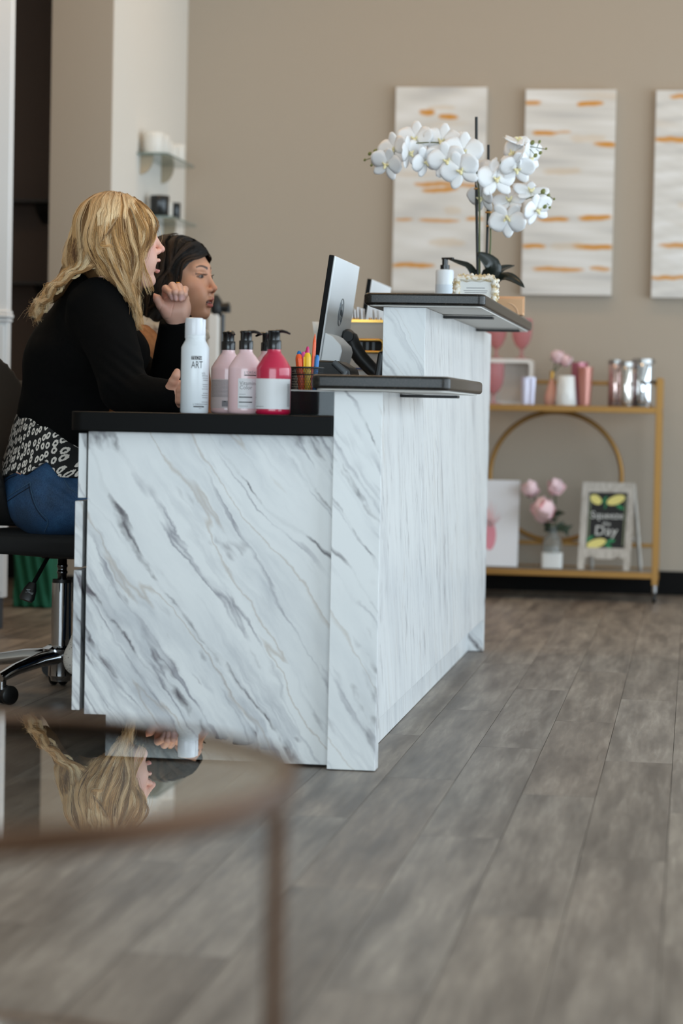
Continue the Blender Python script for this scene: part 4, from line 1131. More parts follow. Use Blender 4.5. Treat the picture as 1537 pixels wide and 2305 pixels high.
for k in range(14):
    px, py = rnd.uniform(1228, 1276), rnd.uniform(1148, 1196); q = at(px, py, 10.32 + rnd.uniform(-.03, .03))
    d = Vector((rnd.uniform(-1, 1), rnd.uniform(-.6, .6), rnd.uniform(-.3, 1))).normalized(); s = d.cross(Vector((0, 1, .3))).normalized()
    L = .032; v = [q - d * L, q + s * .013, q + d * L, q - s * .013]
    MB().add(v, [(0, 1, 2, 3)]).build('leaf', mat('dark_leaf_green', (48, 62, 44), .6), t)
for k in range(3): MB().tube([st + Vector((.003 * k, 0, 0)), at(1240 + 12 * k, 1180, 10.32)], .0022, 5).build('sprig_stem', mat('leaf_green'), t)
# easel chalkboard
Ye = 10.29
M_wash = mat('whitewashed_wood', (186, 178, 168), .7); _t = NT(M_wash)
_n = _t.noise(_t.mapping(_t.coord(), scale=(40, 40, 4)), 3, 4, .6); _t.base(_t.ramp(_n, [(.3, (160, 152, 142)), (.6, (196, 190, 182))]))
M_chalk = mat('chalkboard', (34, 34, 34), .8)
t = thing('easel_sign', 'small whitewashed easel chalkboard sign with lemons and lettering on the cart', 'sign', (at(1370, 1280, Ye).x, Ye, ZB))
q = [at(1299, 1280, Ye), at(1415, 1288, Ye - .0), at(1449, 1090, Ye), at(1326, 1085, Ye)]
z0s, z1s = ZB + .001, (q[2].z + q[3].z) / 2
shear = (q[3].x - q[0].x); wid = q[1].x - q[0].x + .004
def sg(u, w, off=0.0):
    """u across 0..1, w up 0..1 on the tilted board"""
    x = q[0].x + u * wid + shear * w * .30 + (u - .5) * 0
    return Vector((x, Ye + .07 * w + off, z0s + (z1s - z0s) * w))
# the board leans back and is turned a little: sides run parallel
def quad_slab(name, us, m, parent, thick=.012, off=0):
    v = [sg(a, b_, off) for a, b_ in us]; v += [p + Vector((0, thick, 0)) for p in v]; n = len(us)
    return MB().add(v, [tuple(range(n)), tuple(range(2 * n - 1, n - 1, -1))] + [((i + 1) % n, i, i + n, (i + 1) % n + n) for i in range(n)]).build(name, m, parent)
quad_slab('stile', [(0, 0), (.13, 0), (.13, 1), (0, 1)], M_wash, t, .016)
quad_slab('stile', [(.87, 0), (1, 0), (1, 1), (.87, 1)], M_wash, t, .016)
quad_slab('top_rail', [(.13, .885), (.87, .885), (.87, 1), (.13, 1)], M_wash, t, .016)
quad_slab('bottom_rail', [(.13, .13), (.25, .155), (.35, .125), (.65, .125), (.75, .155), (.87, .13), (.87, .25), (.13, .25)], M_wash, t, .016)
bd = quad_slab('chalkboard', [(.13, .25), (.87, .25), (.87, .885), (.13, .885)], M_chalk, t, .006, .006)
def on_board(name, txt, size, u, w, m, sq=1.0):
    v, f = text_mesh(txt, size, 'CENTER', sq)
    W = [sg(u, w, .0045) + Vector((a[0] + a[1] * .05, .07 / (z1s - z0s) * a[1], a[1])) for a in v]
    link_mesh(name, W, f, m, bd)
M_chalkw = mat('white_chalk', (214, 214, 210), .8)
on_board('lettering', 'Squeeze', .044, .50, .585, M_chalkw, .95)
on_board('lettering', 'the', .026, .50, .505, M_chalkw)
on_board('lettering', 'Day', .058, .50, .395, M_chalkw, 1.05)
def blob(name, u, w, ru, rw, m, rot=0):
    v = []
    for k in range(18):
        a = 2 * math.pi * k / 18; x = ru * math.cos(a); y = rw * math.sin(a)
        v.append(sg(u + x * math.cos(rot) - y * math.sin(rot) * .6, w + (x * math.sin(rot) * .6 + y * math.cos(rot)), .0050))
    MB().add(v, [tuple(range(18))]).build(name, m, bd)
M_lemon = mat('lemon_paint', (226, 214, 130), .7); M_lgreen = mat('green_paint', (40, 128, 82), .7)
blob('lemon', .27, .80, .12, .055, M_lemon, -.4); blob('lemon', .65, .80, .18, .055, M_lemon, .3); blob('lemon', .33, .30, .19, .052, M_lemon, .25)
for u, w, r in ((.43, .80, .9), (.74, .72, -.4), (.20, .355, .6), (.56, .275, -.5), (.60, .33, .2), (.46, .74, 1.4)): blob('painted_leaf', u, w, .085, .022, M_lgreen, r)
for u in (.165, .835):
    quad_slab('painted_border', [(u - .008, .28), (u + .008, .28), (u + .008, .86), (u - .008, .86)], mat('sage_paint', (150, 160, 130), .7), bd, .0005, .0052)
# back leg of the easel
lp = [sg(.985, 1, .018), sg(1.0, 1, .018)]
for u in (.03, .97):
    a0 = sg(u, .97, .02); b0_ = Vector((a0.x + .035, Ye + .20, ZB + .001))
    b = MB().tube([a0, b0_], .009, 4); b.build('rear_leg', M_wash, t)
MB().tube([sg(.05, .35, .02) + Vector((.02, .085, 0)), sg(.97, .35, .02) + Vector((.02, .085, 0))], .006, 4).build('rear_brace', M_wash, t)

# ------------------------------------------------------------------ glass shelves on the white return of the pier
M_tglass = mat('green_tinted_glass', (170, 190, 184), .05, 0, Transmission_Weight=.6)
M_brk = mat('brass_bracket', (176, 160, 136), .5, .3)
def wall_shelf(label, px, py, Ys, Ye_, group):
    z = at(px, py, Ys).z
    t = thing('glass_shelf', label, 'shelf', (XB, (Ys + Ye_) / 2, z), group)
    pl = [(XB + .001, Ys), (XB + .125, Ys + .01), (XB + .13, Ys + .04), (XB + .13, Ye_ - .04), (XB + .125, Ye_ - .01), (XB + .001, Ye_)]
    MB().prism(pl, 'z', z - .004, z + .004).build('glass', M_tglass, t)
    for yb in (Ys + .06, Ye_ - .12):
        v = [(XB + .001, z - .005)] + [(XB + .001 + .055 * math.cos(a), z - .005 - .075 * math.sin(a)) for a in [math.radians(k) for k in range(0, 91, 15)]]
        MB().prism(v[::-1], 'y', yb, yb + .012).build('bracket', M_brk, t)
    return z
zs1 = wall_shelf('upper glass wall shelf holding white jars on the white pier', 308, 345, 9.76, 10.34, 'glass shelves on the pier')
zs2 = wall_shelf('lower glass wall shelf holding dark jars on the white pier', 322, 487, 9.86, 10.40, 'glass shelves on the pier')
def jar(label, px, py, Y, z, h, w, m, group, lid=None):
    x = XB + .062; t = thing('jar', label, 'jar', (x, Y, z), group); r = w / 2
    MB().lathe([(0, .0005), (r - .002, .0005), (r, .003), (r, h * .72), (0, h * .72)], (x, Y, z + .004), 24).build('body', m, t, smooth=True)
    MB().lathe([(0, h * .72), (r * 1.02, h * .72), (r * 1.02, h - .003), (r * .97, h), (0, h)], (x, Y, z + .004), 24).build('lid', lid or m, t, smooth=True)
M_wj = mat('white_jar', (224, 221, 214), .4); M_bj = mat('black_jar', (26, 28, 28), .2)
g = 'white jars on the upper glass shelf'
for k, (Y, h, w, lab) in enumerate(((9.81, .085, .085, 'wide white jar nearest on the upper glass shelf'), (9.91, .085, .085, 'second wide white jar on the upper glass shelf'), (10.03, .075, .06, 'slim white jar third on the upper glass shelf'), (10.14, .07, .06, 'slim white jar fourth on the upper glass shelf'), (10.26, .085, .07, 'white jar farthest along the upper glass shelf'))):
    jar(lab, 0, 0, Y, zs1, h, w, M_wj, g)
g = 'jars on the lower glass shelf'
jar('black square-shouldered jar nearest on the lower glass shelf', 0, 0, 9.93, zs2, .088, .08, M_bj, g)
jar('white jar between the black ones on the lower glass shelf', 0, 0, 10.07, zs2, .07, .05, M_wj, g)
jar('small black jar farthest along the lower glass shelf', 0, 0, 10.24, zs2, .085, .045, M_bj, g)
# dark shelves in the side room
for py, lab in ((456, 'upper dark shelf on the brown wall at the left'), (640, 'lower dark shelf on the brown wall at the left')):
    p = at(95, py, 10.42)
    t = thing('dark_shelf', lab, 'shelf', (p.x, 10.42, p.z), 'shelves on the brown wall')
    MB().box((-3.5, 10.32, p.z - .006), (-2.56, 10.499, p.z + .006)).build('board', mat('dark_shelf_board', (44, 38, 34), .4), t)
    MB().prism([(10.40, p.z - .045), (10.499, p.z - .09), (10.499, p.z - .006), (10.36, p.z - .006)], 'x', p.x - .02, p.x + .06).build('bracket', M_edge, t)
# black salon stand behind the women
Yk = 9.0
c = at(482, 760, Yk); c.z = 0
t = thing('salon_stand', 'white floor stand topped by a black clamp behind the person in tan', 'stand', c)
zt = at(482, 706, Yk).z
MB().box((c.x - .022, Yk - .02, .02), (c.x + .018, Yk + .02, zt)).build('column', mat('white_lacquer'), t, bevel=.006)
MB().cyl((c.x + .026, Yk + .03, .02), (c.x + .026, Yk + .03, zt), .008, n=12).build('rail', mat('grey_plastic'), t, smooth=True)
MB().lathe([(0, .0005), (.2, .0005), (.2, .012), (.03, .02), (0, .02)], c, 32).build('base', M_blackmetal, t, smooth=True)
hd = MB().tube([at(484, 664, Yk), at(486, 680, Yk), at(488, 700, Yk), at(484, 708, Yk)], [.012, .024, .024, .02], 14)
hd.tube([at(486, 690, Yk), at(502, 692, Yk), at(516, 692, Yk)], [.018, .017, .019], 14); hd.tube([at(511, 688, Yk), at(511, 704, Yk)], .014, 12)
hd.build('clamp_head', M_blackmetal, t, smooth=True)
# green cloth bag by the pier
gq = at(82, 1345, 9.05); gq.z = 0
def bag_fn(p):
    x, y, z = p[:, 0] - gq.x, p[:, 1] - 9.05, p[:, 2]
    w = .062 + .012 * np.sin(z * 40) * 0 + .008 * np.sin(x * 160 + z * 30)
    d = np.maximum(np.abs(x) - (.075 - .02 * (z > .3)), np.abs(y) - w)
    return np.maximum(np.maximum(d, .004 - z), z - .30 - .012 * np.sin(x * 50)) * .6
v, f = surface(bag_fn, (gq.x - .13, 8.93, -.02), (gq.x + .13, 9.17, .35), .008)
t = thing('cloth_bag', 'green cloth bag slumped on the floor behind the office chair', 'bag', gq)
link_mesh('bag', v, f, mat('green_cloth', (10, 92, 66), .8), t, smooth='full')
MB().tube([(gq.x - .05, 8.985, .28), (gq.x - .03, 8.97, .345), (gq.x + .03, 8.97, .35), (gq.x + .05, 8.985, .28)], .009, 6).build('handle', mat('green_cloth'), t, smooth=True)
# ------------------------------------------------------------------ round mirrored side table in the foreground
M_brass = mat('aged_brass', (86, 62, 45), .42, .8)
def table_glass():
    m = bpy.data.materials.new('clear_table_glass'); m.use_nodes = True; t = m.node_tree; t.nodes.clear()
    out = t.nodes.new('ShaderNodeOutputMaterial'); mx = t.nodes.new('ShaderNodeMixShader')
    tr = t.nodes.new('ShaderNodeBsdfTransparent'); tr.inputs[0].default_value = (.86, .90, .88, 1)
    gl = t.nodes.new('ShaderNodeBsdfGlossy'); gl.inputs['Roughness'].default_value = .0; gl.inputs[0].default_value = (.96, .97, .97, 1)
    fr = t.nodes.new('ShaderNodeFresnel'); fr.inputs[0].default_value = 1.55
    def mth(op, a, b):
        n = t.nodes.new('ShaderNodeMath'); n.operation = op
        for k, v in enumerate((a, b)):
            if isinstance(v, (int, float)): n.inputs[k].default_value = v
            else: t.links.new(v, n.inputs[k])
        return n.outputs[0]
    r = mth('DIVIDE', mth('MULTIPLY', fr.outputs[0], 2.0), mth('ADD', fr.outputs[0], 1.0))     # both faces of the pane
    t.links.new(r, mx.inputs[0]); t.links.new(tr.outputs[0], mx.inputs[1]); t.links.new(gl.outputs[0], mx.inputs[2]); t.links.new(mx.outputs[0], out.inputs[0])
    return m
M_mirtop = table_glass()
TC = Vector((-.6388, 1.8664, 0)); TR = .3327; TZ = .4925
t = thing('side_table', 'round brass side table with glass top in the near foreground', 'table', TC)
def ring(z, r, rad, hh):
    return MB().lathe([(r - rad, z - hh), (r, z - hh), (r + .001, z - hh / 2), (r, z), (r - rad, z), (r - rad, z - hh)], TC, 96)
ring(TZ + .002, TR, .010, .020).build('top_rim', M_brass, t, smooth=True)
MB().lathe([(0, TZ), (TR - .0102, TZ)], TC, 96).build('glass_top', M_mirtop, t)
ring(.209, TR - .008, .009, .016).build('shelf_rim', M_brass, t, smooth=True)
MB().lathe([(0, .195), (TR - .0175, .195), (TR - .0175, .206), (0, .206)], TC, 96).build('shelf_glass', mat('pale_shelf_mirror', (214, 220, 218), .1, .8), t)
a0 = math.radians(-4)
for k in range(3):
    a = a0 + k * math.pi * 2 / 3; x, y = TC.x + (TR - .006) * math.cos(a), TC.y + (TR - .006) * math.sin(a)
    MB().tube([(x, y, 0.0005), (x, y, TZ - .018)], .0072, 10).build('leg', M_brass, t, smooth=True)

# ------------------------------------------------------------------ office chair
M_chrome = mat('chrome', (200, 202, 205), .08, 1)
M_cloth = mat('black_chair_fabric', (10, 10, 10), .85); _t = NT(M_cloth); _t.bump(_t.noise(_t.coord(), 400, 2, .6), .3, .002)
CH = Vector((-1.672, 6.32, 0))
t = thing('office_chair', 'black office chair with chrome five-star base under the person in black', 'chair', CH)
hub = .085
MB().lathe([(0, .040), (.026, .040), (.028, .050), (.034, .055), (.034, .105), (.048, .118), (.05, .128), (.036, .136), (0, .136)], CH, 32).build('hub', M_chrome, t, smooth=True)
MB().cyl(CH + Vector((0, 0, .1)), CH + Vector((0, 0, .305)), .0272, n=32).build('gas_cylinder', M_chrome, t, smooth=True)
MB().lathe([(0, .3052), (.026, .3052), (.026, .314), (.016, .314), (0, .314)], CH, 28).build('cylinder_collar', M_blackmetal, t, smooth=True)
MB().lathe([(0, .31), (.0125, .31), (.0125, .329), (.0145, .331), (.0145, .336), (.0125, .338), (.0125, .346), (.0145, .348), (.0145, .353), (.0125, .355), (.0125, .40), (0, .40)], CH, 24).build('piston', mat('dark_chrome', (110, 110, 112), .15, 1), t, smooth=True)
for k in range(5):
    a = math.radians(-111 + 72 * k); d = Vector((math.cos(a), math.sin(a), 0)); s = Vector((-d.y, d.x, 0))
    P = [CH + d * r + Vector((0, 0, z)) for r, z in ((.02, .108), (.10, .103), (.2, .088), (.262, .072), (.270, .070))]
    lg = MB().tube(P, [.027, .023, .0185, .0155, .013], 12, sq=.85).build('leg', M_chrome, t, smooth=True)
    e = CH + d * .258
    MB().cyl(e + Vector((0, 0, .040)), e + Vector((0, 0, .068)), .011, n=14).build('stem', M_chrome, lg, smooth=True)
    cd = Vector((math.cos(a + 1.2), math.sin(a + 1.2), 0)); M = cd.to_track_quat('Z', 'Y').to_matrix()
    w = MB()
    for sgn in (-1, 1):
        w.lathe([(0, -.009), (.021, -.009), (.025, -.005), (.025, .005), (.021, .009), (0, .009)], e + Vector((-cd.y, cd.x, 0)) * .014 + cd * (.0135 * sgn) + Vector((0, 0, .0253)), 20, M)
    w.build('caster', M_blackmetal, lg, smooth=True)
def seat_fn(p):
    q = p - np.array([-1.61, 6.32, .424], np.float32)
    d = sd_ell(q, (0, 0, .01), (.30, .26, .06))
    box = np.maximum(np.maximum(np.abs(q[:, 0]) - .25, np.abs(q[:, 1]) - .235), np.abs(q[:, 2]) - .02) - .012
    return smax(smin(d, box, .03), q[:, 2] - .02, .02)
v, f = surface(seat_fn, (-1.95, 6.02, .34), (-1.28, 6.62, .52), .010)
link_mesh('seat', v, f, M_cloth, t, smooth='full')
MB().box((CH.x - .07, CH.y - .09, .385), (CH.x + .07, CH.y + .09, .414)).box((CH.x - .045, CH.y - .06, .372), (CH.x + .055, CH.y + .06, .386)).build('mechanism', M_blackmetal, t, bevel=.006)
l0, l1 = at(108, 1254, 6.2), at(76, 1312, 6.12)
lv = MB().tube([CH + Vector((-.03, -.06, .40)), l0, l1], .0058, 8).build('lever', M_blackmetal, t, smooth=True)
pd0, pd1 = at(74, 1312, 6.12), at(58, 1352, 6.10)
pw = MB().tube([pd0, pd0.lerp(pd1, .35), pd0.lerp(pd1, .85), pd1], [.010, .017, .021, .017], 12, sq=.45, up=(0, -1, 0)).build('paddle', M_blackmetal, lv, smooth=True)
mk = pd0.lerp(pd1, .5) + Vector((0, -.0088, 0)); b = MB()
for dx, dz, w, h in ((0, .006, .010, .0012), (0, .002, .007, .0012), (0, -.002, .0095, .0012), (-.0075, -.006, .0012, .006), (-.0045, -.006, .0012, .006), (0, -.006, .0012, .005), (.009, -.003, .009, .0009), (.0095, -.006, .006, .0009)):
    b.box(mk + Vector((dx - w / 2, -.001, dz)), mk + Vector((dx + w / 2, 0, dz + h)))
b.build('lever_symbol', mat('pale_print', (150, 156, 160), .6), pw)
def back_fn(p):
    q = p - np.array([-1.885, 6.34, .69], np.float32)
    x = q[:, 0] + .28 * q[:, 2] + 1.0 * (q[:, 2] - 0) ** 2 * .25 - .5 * q[:, 1] ** 2
    b = (np.abs(q[:, 1] / .225) ** 3 + np.abs(q[:, 2] / .215) ** 3 + 1e-6) ** (1 / 3) - 1
    return np.maximum(b * .16, np.abs(x) - .035) * .8 - .012
v, f = surface(back_fn, (-2.12, 6.05, .43), (-1.70, 6.63, .98), .011)
link_mesh('backrest', v, f, M_cloth, t, smooth='full')
MB().tube([(CH.x - .05, CH.y, .395), (CH.x - .16, CH.y, .405), (CH.x - .2, CH.y, .46), (-1.87, 6.34, .62)], [.018, .018, .018, .016], 10, sq=.5).build('back_bar', M_blackmetal, t, smooth=True)
# ------------------------------------------------------------------ people
M_skin = mat('skin', (200, 160, 140), .48, 0, Subsurface_Weight=.12, Subsurface_Radius=(.012, .005, .003), Subsurface_Scale=.5); _t = NT(M_skin)
_t.base(_t.n('ShaderNodeVertexColor', {'layer_name': 'tint'}).outputs[0])
M_hair = mat('hair_strands', (200, 160, 110), .42, 0); _t = NT(M_hair)
_t.base(_t.n('ShaderNodeVertexColor', {'layer_name': 'tint'}).outputs[0])
M_hair.node_tree.nodes['Principled BSDF'].inputs['Specular IOR Level'].default_value = .35

def frame(yaw, pitch=0, roll=0):
    """columns: forward, left, up"""
    M = Matrix.Rotation(math.radians(yaw), 3, 'Z') @ Matrix.Rotation(math.radians(-pitch), 3, 'Y') @ Matrix.Rotation(math.radians(roll), 3, 'X')
    return np.array(M)
def to_world(v, H, M): return v @ M.T + H
def to_local(v, H, M): return (v - H) @ M

def head_fn(p, jaw, open_):
    """face towards +x, left +y, up +z; jaw lowers the chin"""
    d = sd_ell(p, (-.014, 0, .030), (.091, .073, .078))
    d = smin(d, sd_ell(p, (.028, 0, -.022), (.060, .059, .080)), .03)
    ay = np.abs(p[:, 1]); q = p.copy(); q[:, 1] = ay
    d = smin(d, sd_cone(q, (.0, .050, -.040), (.058, .018, -.096 - jaw), .020, .017), .035)
    d = smin(d, sd_ell(q, (.050, .041, -.022), (.025, .020, .020)), .03)               # cheek
    d = smin(d, sd_ell(q, (.066, .022, -.055 - jaw * .4), (.024, .022, .028)), .03)    # muzzle
    d = smin(d, sd_ell(p, (.073, 0, -.097 - jaw), (.0165, .019, .0145)), .02)          # chin
    d = smin(d, sd_cone(q, (.074, .0, .030), (.064, .042, .027), .0125, .010), .018)   # brow
    d = smax(d, -sd_ell(q, (.093, .032, .006), (.018, .0165, .0105)), .010)            # sockets
    d = smin(d, sd_ell(q, (.0715, .0315, .005), (.0128, .0150, .0118)), .003)          # eyeballs
    d = smin(d, sd_cone(q, (.078, .018, .0125), (.066, .048, .008), .0052, .004), .004)   # upper lid
    d = smin(d, sd_cone(q, (.076, .018, -.0035), (.066, .046, .000), .0036, .003), .005)  # lower lid
    d = smin(d, sd_cone(p, (.079, 0, .020), (.1055, 0, -.026), .0058, .0074), .013)     # nose
    d = smin(d, sd_ell(p, (.1070, 0, -.0285), (.0074, .0084, .0072)), .007)
    d = smin(d, sd_ell(q, (.0945, .0110, -.0345), (.0105, .0070, .0072)), .006)
    d = smax(d, -sd_ell(q, (.0985, .0062, -.0415), (.0060, .0036, .0045)), .003)
    up = -.0575; lo_ = -.0735 - jaw * .75
    d = smin(d, sd_cone(q, (.0975, .0045, up), (.080, .024, up - .0055), .0060, .0028), .006)
    d = smin(d, sd_cone(q, (.0945, .003, lo_), (.079, .0225, (lo_ + up) / 2 - .002), .0068, .0030), .006)
    if open_ > 0:
        d = smax(d, -sd_ell(p, (.096, 0, (up + lo_) / 2 - .0005), (.026, .0185 + max(0, open_ - .005) * 2.2, open_)), .003)
        d = np.minimum(d, np.maximum(sd_ell(p, (.074, 0, up - .0045), (.0135, .0165, .006)), .0))   # teeth
    d = smin(d, sd_ell(q, (-.012, .074, -.012), (.016, .010, .028)), .006)             # ears
    d = smin(d, sd_cone(p, (-.018, 0, -.055), (-.045, 0, -.175), .050, .054), .03)     # neck
    return d
def head_color(L, skin, lip, brow, iris, jaw, flush):
    c = np.tile(linc(skin), (len(L), 1)); x, y, z = L.T; ay = np.abs(y)
    def blend(mask, col):
        c[:] = c + (linc(col) - c) * np.clip(mask, 0, 1)[:, None]
    blend(np.exp(-((x - .06) / .03) ** 2 - ((ay - .042) / .02) ** 2 - ((z + .028) / .02) ** 2) * .55, flush)
    blend(np.exp(-((x - .108) / .012) ** 2 - (y / .014) ** 2 - ((z + .030) / .012) ** 2) * .6, flush)
    up = -.0575; lo_ = -.0735 - jaw * .75
    q = np.stack([x, ay, z], 1)
    m = np.minimum(sd_cone(q, (.0985, .002, up - .0008), (.081, .024, up - .0055), .0055, .0024), sd_cone(q, (.0955, .002, lo_), (.080, .0225, (lo_ + up) / 2 - .002), .0064, .003))
    blend(np.clip(1 - m / .0016, 0, 1) * (x > .075), lip)
    inside = (np.abs(z - (up + lo_) / 2 + .0005) < (up - lo_) * .42) & (x > .055) & (ay < .02) & (m > .0008) & (x < .0925)
    blend(inside * .9, (70, 24, 22))
    teeth = inside & (z > up - .0115) & (x < .0895) & (x > .08)
    blend(teeth * 1.0, (226, 216, 206))
    nost = sd_ell(q, (.0985, .0062, -.0415), (.0062, .0038, .0048))
    blend(np.clip(1 - nost / .001, 0, 1) * .75, (70, 34, 26))
    # brows
    ts = np.linspace(0, 1, 9); pts = np.stack([.088 - .020 * ts ** 1.6, .012 + .036 * ts, .0275 + .008 * np.sin(np.pi * ts * .72 + .1) - .004 * ts], 1)
    d = np.min(np.hypot(ay[:, None] - pts[:, 1], z[:, None] - pts[:, 2]) - (.0036 - .0020 * ts), axis=1)
    blend(np.clip(.9 - d / .0012, 0, 1) * (x > .045) * .9, brow)
    # eyes
    e = np.hypot((ay - .0325) / .0124, (z - .0030) / .0042)
    front = (x > .06) & (x < .0875)
    eye = np.clip((1.0 - e) * 9, 0, 1) * front
    blend(eye, (158, 142, 134))
    ir = np.hypot(y - np.sign(y) * .0325 - 0.0012, z - .004)
    blend(np.clip((.0074 - ir) / .0007, 0, 1) * eye, iris); blend(np.clip((.0034 - ir) / .0006, 0, 1) * eye, (8, 6, 6))
    lid = np.abs(e - 1.05) < .17
    blend(lid * front * ((z > .0035) * .95 + (z <= .0035) * .5), (24, 16, 14))
    lash = np.exp(-((z - .0078 - .003 * (ay - .032) / .014) / .0018) ** 2) * (ay > .018) * (ay < .050) * front
    blend(lash * .8, (24, 16, 14))
    return c
def strand_mesh(paths, rad):
    """paths (N,S,3), rad (N,S) -> tubes of three sides"""
    N, S, _ = paths.shape
    t = np.gradient(paths, axis=1); t /= np.linalg.norm(t, axis=2, keepdims=True) + 1e-9
    ref = np.array([.35, -.75, .56]); a = np.cross(t, ref); a /= np.linalg.norm(a, axis=2, keepdims=True) + 1e-9
    b = np.cross(t, a); V = np.empty((N, S, 3, 3))
    for k in range(3):
        an = 2 * math.pi * k / 3
        V[:, :, k] = paths + (a * math.cos(an) + b * math.sin(an)) * rad[..., None]
    I = np.arange(N * S * 3).reshape(N, S, 3); J = np.roll(I, -1, 2)
    f = np.stack([I[:, :-1], J[:, :-1], J[:, 1:], I[:, 1:]], -1).reshape(-1, 4)
    return V.reshape(-1, 3), f
def push_out(P, fn, margin):
    """keep strand points outside the volume fn"""
    N, S, _ = P.shape; q = P.reshape(-1, 3).astype(np.float32); m = np.repeat(margin, S)
    for _ in range(3):
        d = fn(q); k = np.where(d < m)[0]
        if not len(k): break
        e = .002; s = q[k]
        g = np.stack([fn(s + np.array(v, np.float32)) - fn(s - np.array(v, np.float32)) for v in ((e, 0, 0), (0, e, 0), (0, 0, e))], 1)
        g /= np.linalg.norm(g, axis=1, keepdims=True) + 1e-9
        q[k] += (g * (m[k] - d[k])[:, None]).astype(np.float32)
    return q.reshape(N, S, 3).astype(np.float64)
def make_strands(sheets, S, rng, light, mid, dark, root, wave=.004, spread=.0022, r=.00048, solid=None):
    """sheets: list of (guides, count, clumps, opts); every strand runs between two neighbouring guides"""
    AP, AR, AC = [], [], []
    for guides, n, clumps, o in sheets:
        G = np.stack([spline(g, S) for g in guides]); K = len(G)
        cu = rng.uniform(0, 1, clumps); cph = rng.uniform(0, 6.28, (clumps, 3)); cl = rng.uniform(0, 1, clumps); cd = rng.normal(0, 1, (clumps, 3))
        ci = rng.integers(0, clumps, n)
        u = np.clip(cu[ci] + rng.normal(0, o.get('tight', .03), n), 0, 1) * (K - 1)
        i0 = np.minimum(u.astype(int), K - 2); w = (u - i0)[:, None, None]
        P = G[i0] * (1 - w) + G[i0 + 1] * w
        s = np.linspace(0, 1, S)[None, :]
        env = .15 + 1.0 * s ** 1.6
        L = np.linalg.norm(np.diff(P, axis=1), axis=2).sum(1)[:, None]
        wl = o.get('wl', .09)
        W = o.get('wave', wave)
        for k in range(3):
            ph = cph[ci, k][:, None] + rng.normal(0, .12, (n, 1))
            P[:, :, k] += W * env * np.sin(s * L / wl * 6.28 + ph) * (1.0 if k != 1 else .6)
            P[:, :, k] += (cd[ci, k] * o.get('lift', .003))[:, None] * np.sin(np.pi * s * .85 + .2) + rng.normal(0, o.get('spread', spread), (n, 1)) * (.25 + .75 * s)
        fl = rng.uniform(0, 1, n) < o.get('fly', .03)
        P += (fl[:, None, None] * rng.normal(0, .012, (n, 1, 3))) * (s ** 1.5)[..., None]
        if solid is not None: P = push_out(P, solid, .0008 + .0085 * cl[ci] ** 1.3 + rng.uniform(0, .0015, n))
        rr = o.get('r', r) * rng.uniform(.7, 1.25, (n, 1)) * (1 - .75 * s ** 2.5) * (.6 + .4 * np.minimum(1, s * 6))
        c = np.clip(cl[ci] * .8 + rng.uniform(0, .2, n) + o.get('tone', 0), 0, 1)
        c = c[:, None, None]
        col = np.where(c < .5, linc(dark) + (linc(mid) - linc(dark)) * c * 2, linc(mid) + (linc(light) - linc(mid)) * (c - .5) * 2)
        rt = np.clip(1 - s / o.get('root', .3), 0, 1)[..., None] * .75
        col = col + (linc(root) - col) * rt
        AP.append(P); AR.append(rr); AC.append(np.repeat(col, 3, axis=1).reshape(-1, 3))
    V, Fs, base = [], [], 0
    for P, rr in zip(AP, AR):
        v, f = strand_mesh(P, rr); V.append(v); Fs.append(f + base); base += len(v)
    return np.vstack(V), np.vstack(Fs), np.vstack(AC)
def join(parts):
    V, Fs, C, b = [], [], [], 0
    for v, f, c in parts:
        V.append(v); Fs.append(np.asarray(f) + b); C.append(c); b += len(v)
    return np.vstack(V), np.vstack(Fs), np.vstack(C)
def aniso(p, c, l, k):
    q = p - np.asarray(c, np.float32); lat = q @ np.asarray(l, np.float32)
    return p - (lat * (1 - 1 / k))[:, None] * np.asarray(l, np.float32)
def A(px, py, Y): return np.array(at(px, py, Y), np.float32)
def ray_hit(fn, px, py, y0=5.4, off=0.0):
    o = Vector((0, 0, CAM_H)); d = (at(px, py, 6) - o).normalized(); t = y0
    for _ in range(70):
        p = o + d * t; s = float(fn(np.array([tuple(p)], np.float32))[0])
        if s < .0004: break
        t += s * .7
        if t > 8: return None
    return o + d * (t - off)
def colors(n, c): return np.tile(linc(c), (n, 1))

# ================================================================== blonde woman
SK = (236, 184, 164)
yawB = 17; MB_ = frame(yawB, 2, 0); fB, lB = MB_[:, 0], MB_[:, 1]
HB = np.array(at(370.5, 562, 6.18)) - MB_ @ np.array([.1145, 0, -.029])
jawB = .013
v, f = surface(lambda p: head_fn(p, jawB, .0098), (-.13, -.10, -.185), (.135, .10, .125), .0017)
hc = head_color(v, SK, (206, 122, 118), (120, 84, 60), (96, 110, 110), jawB, (226, 148, 134))
parts = [(to_world(v, HB, MB_), f, hc)]
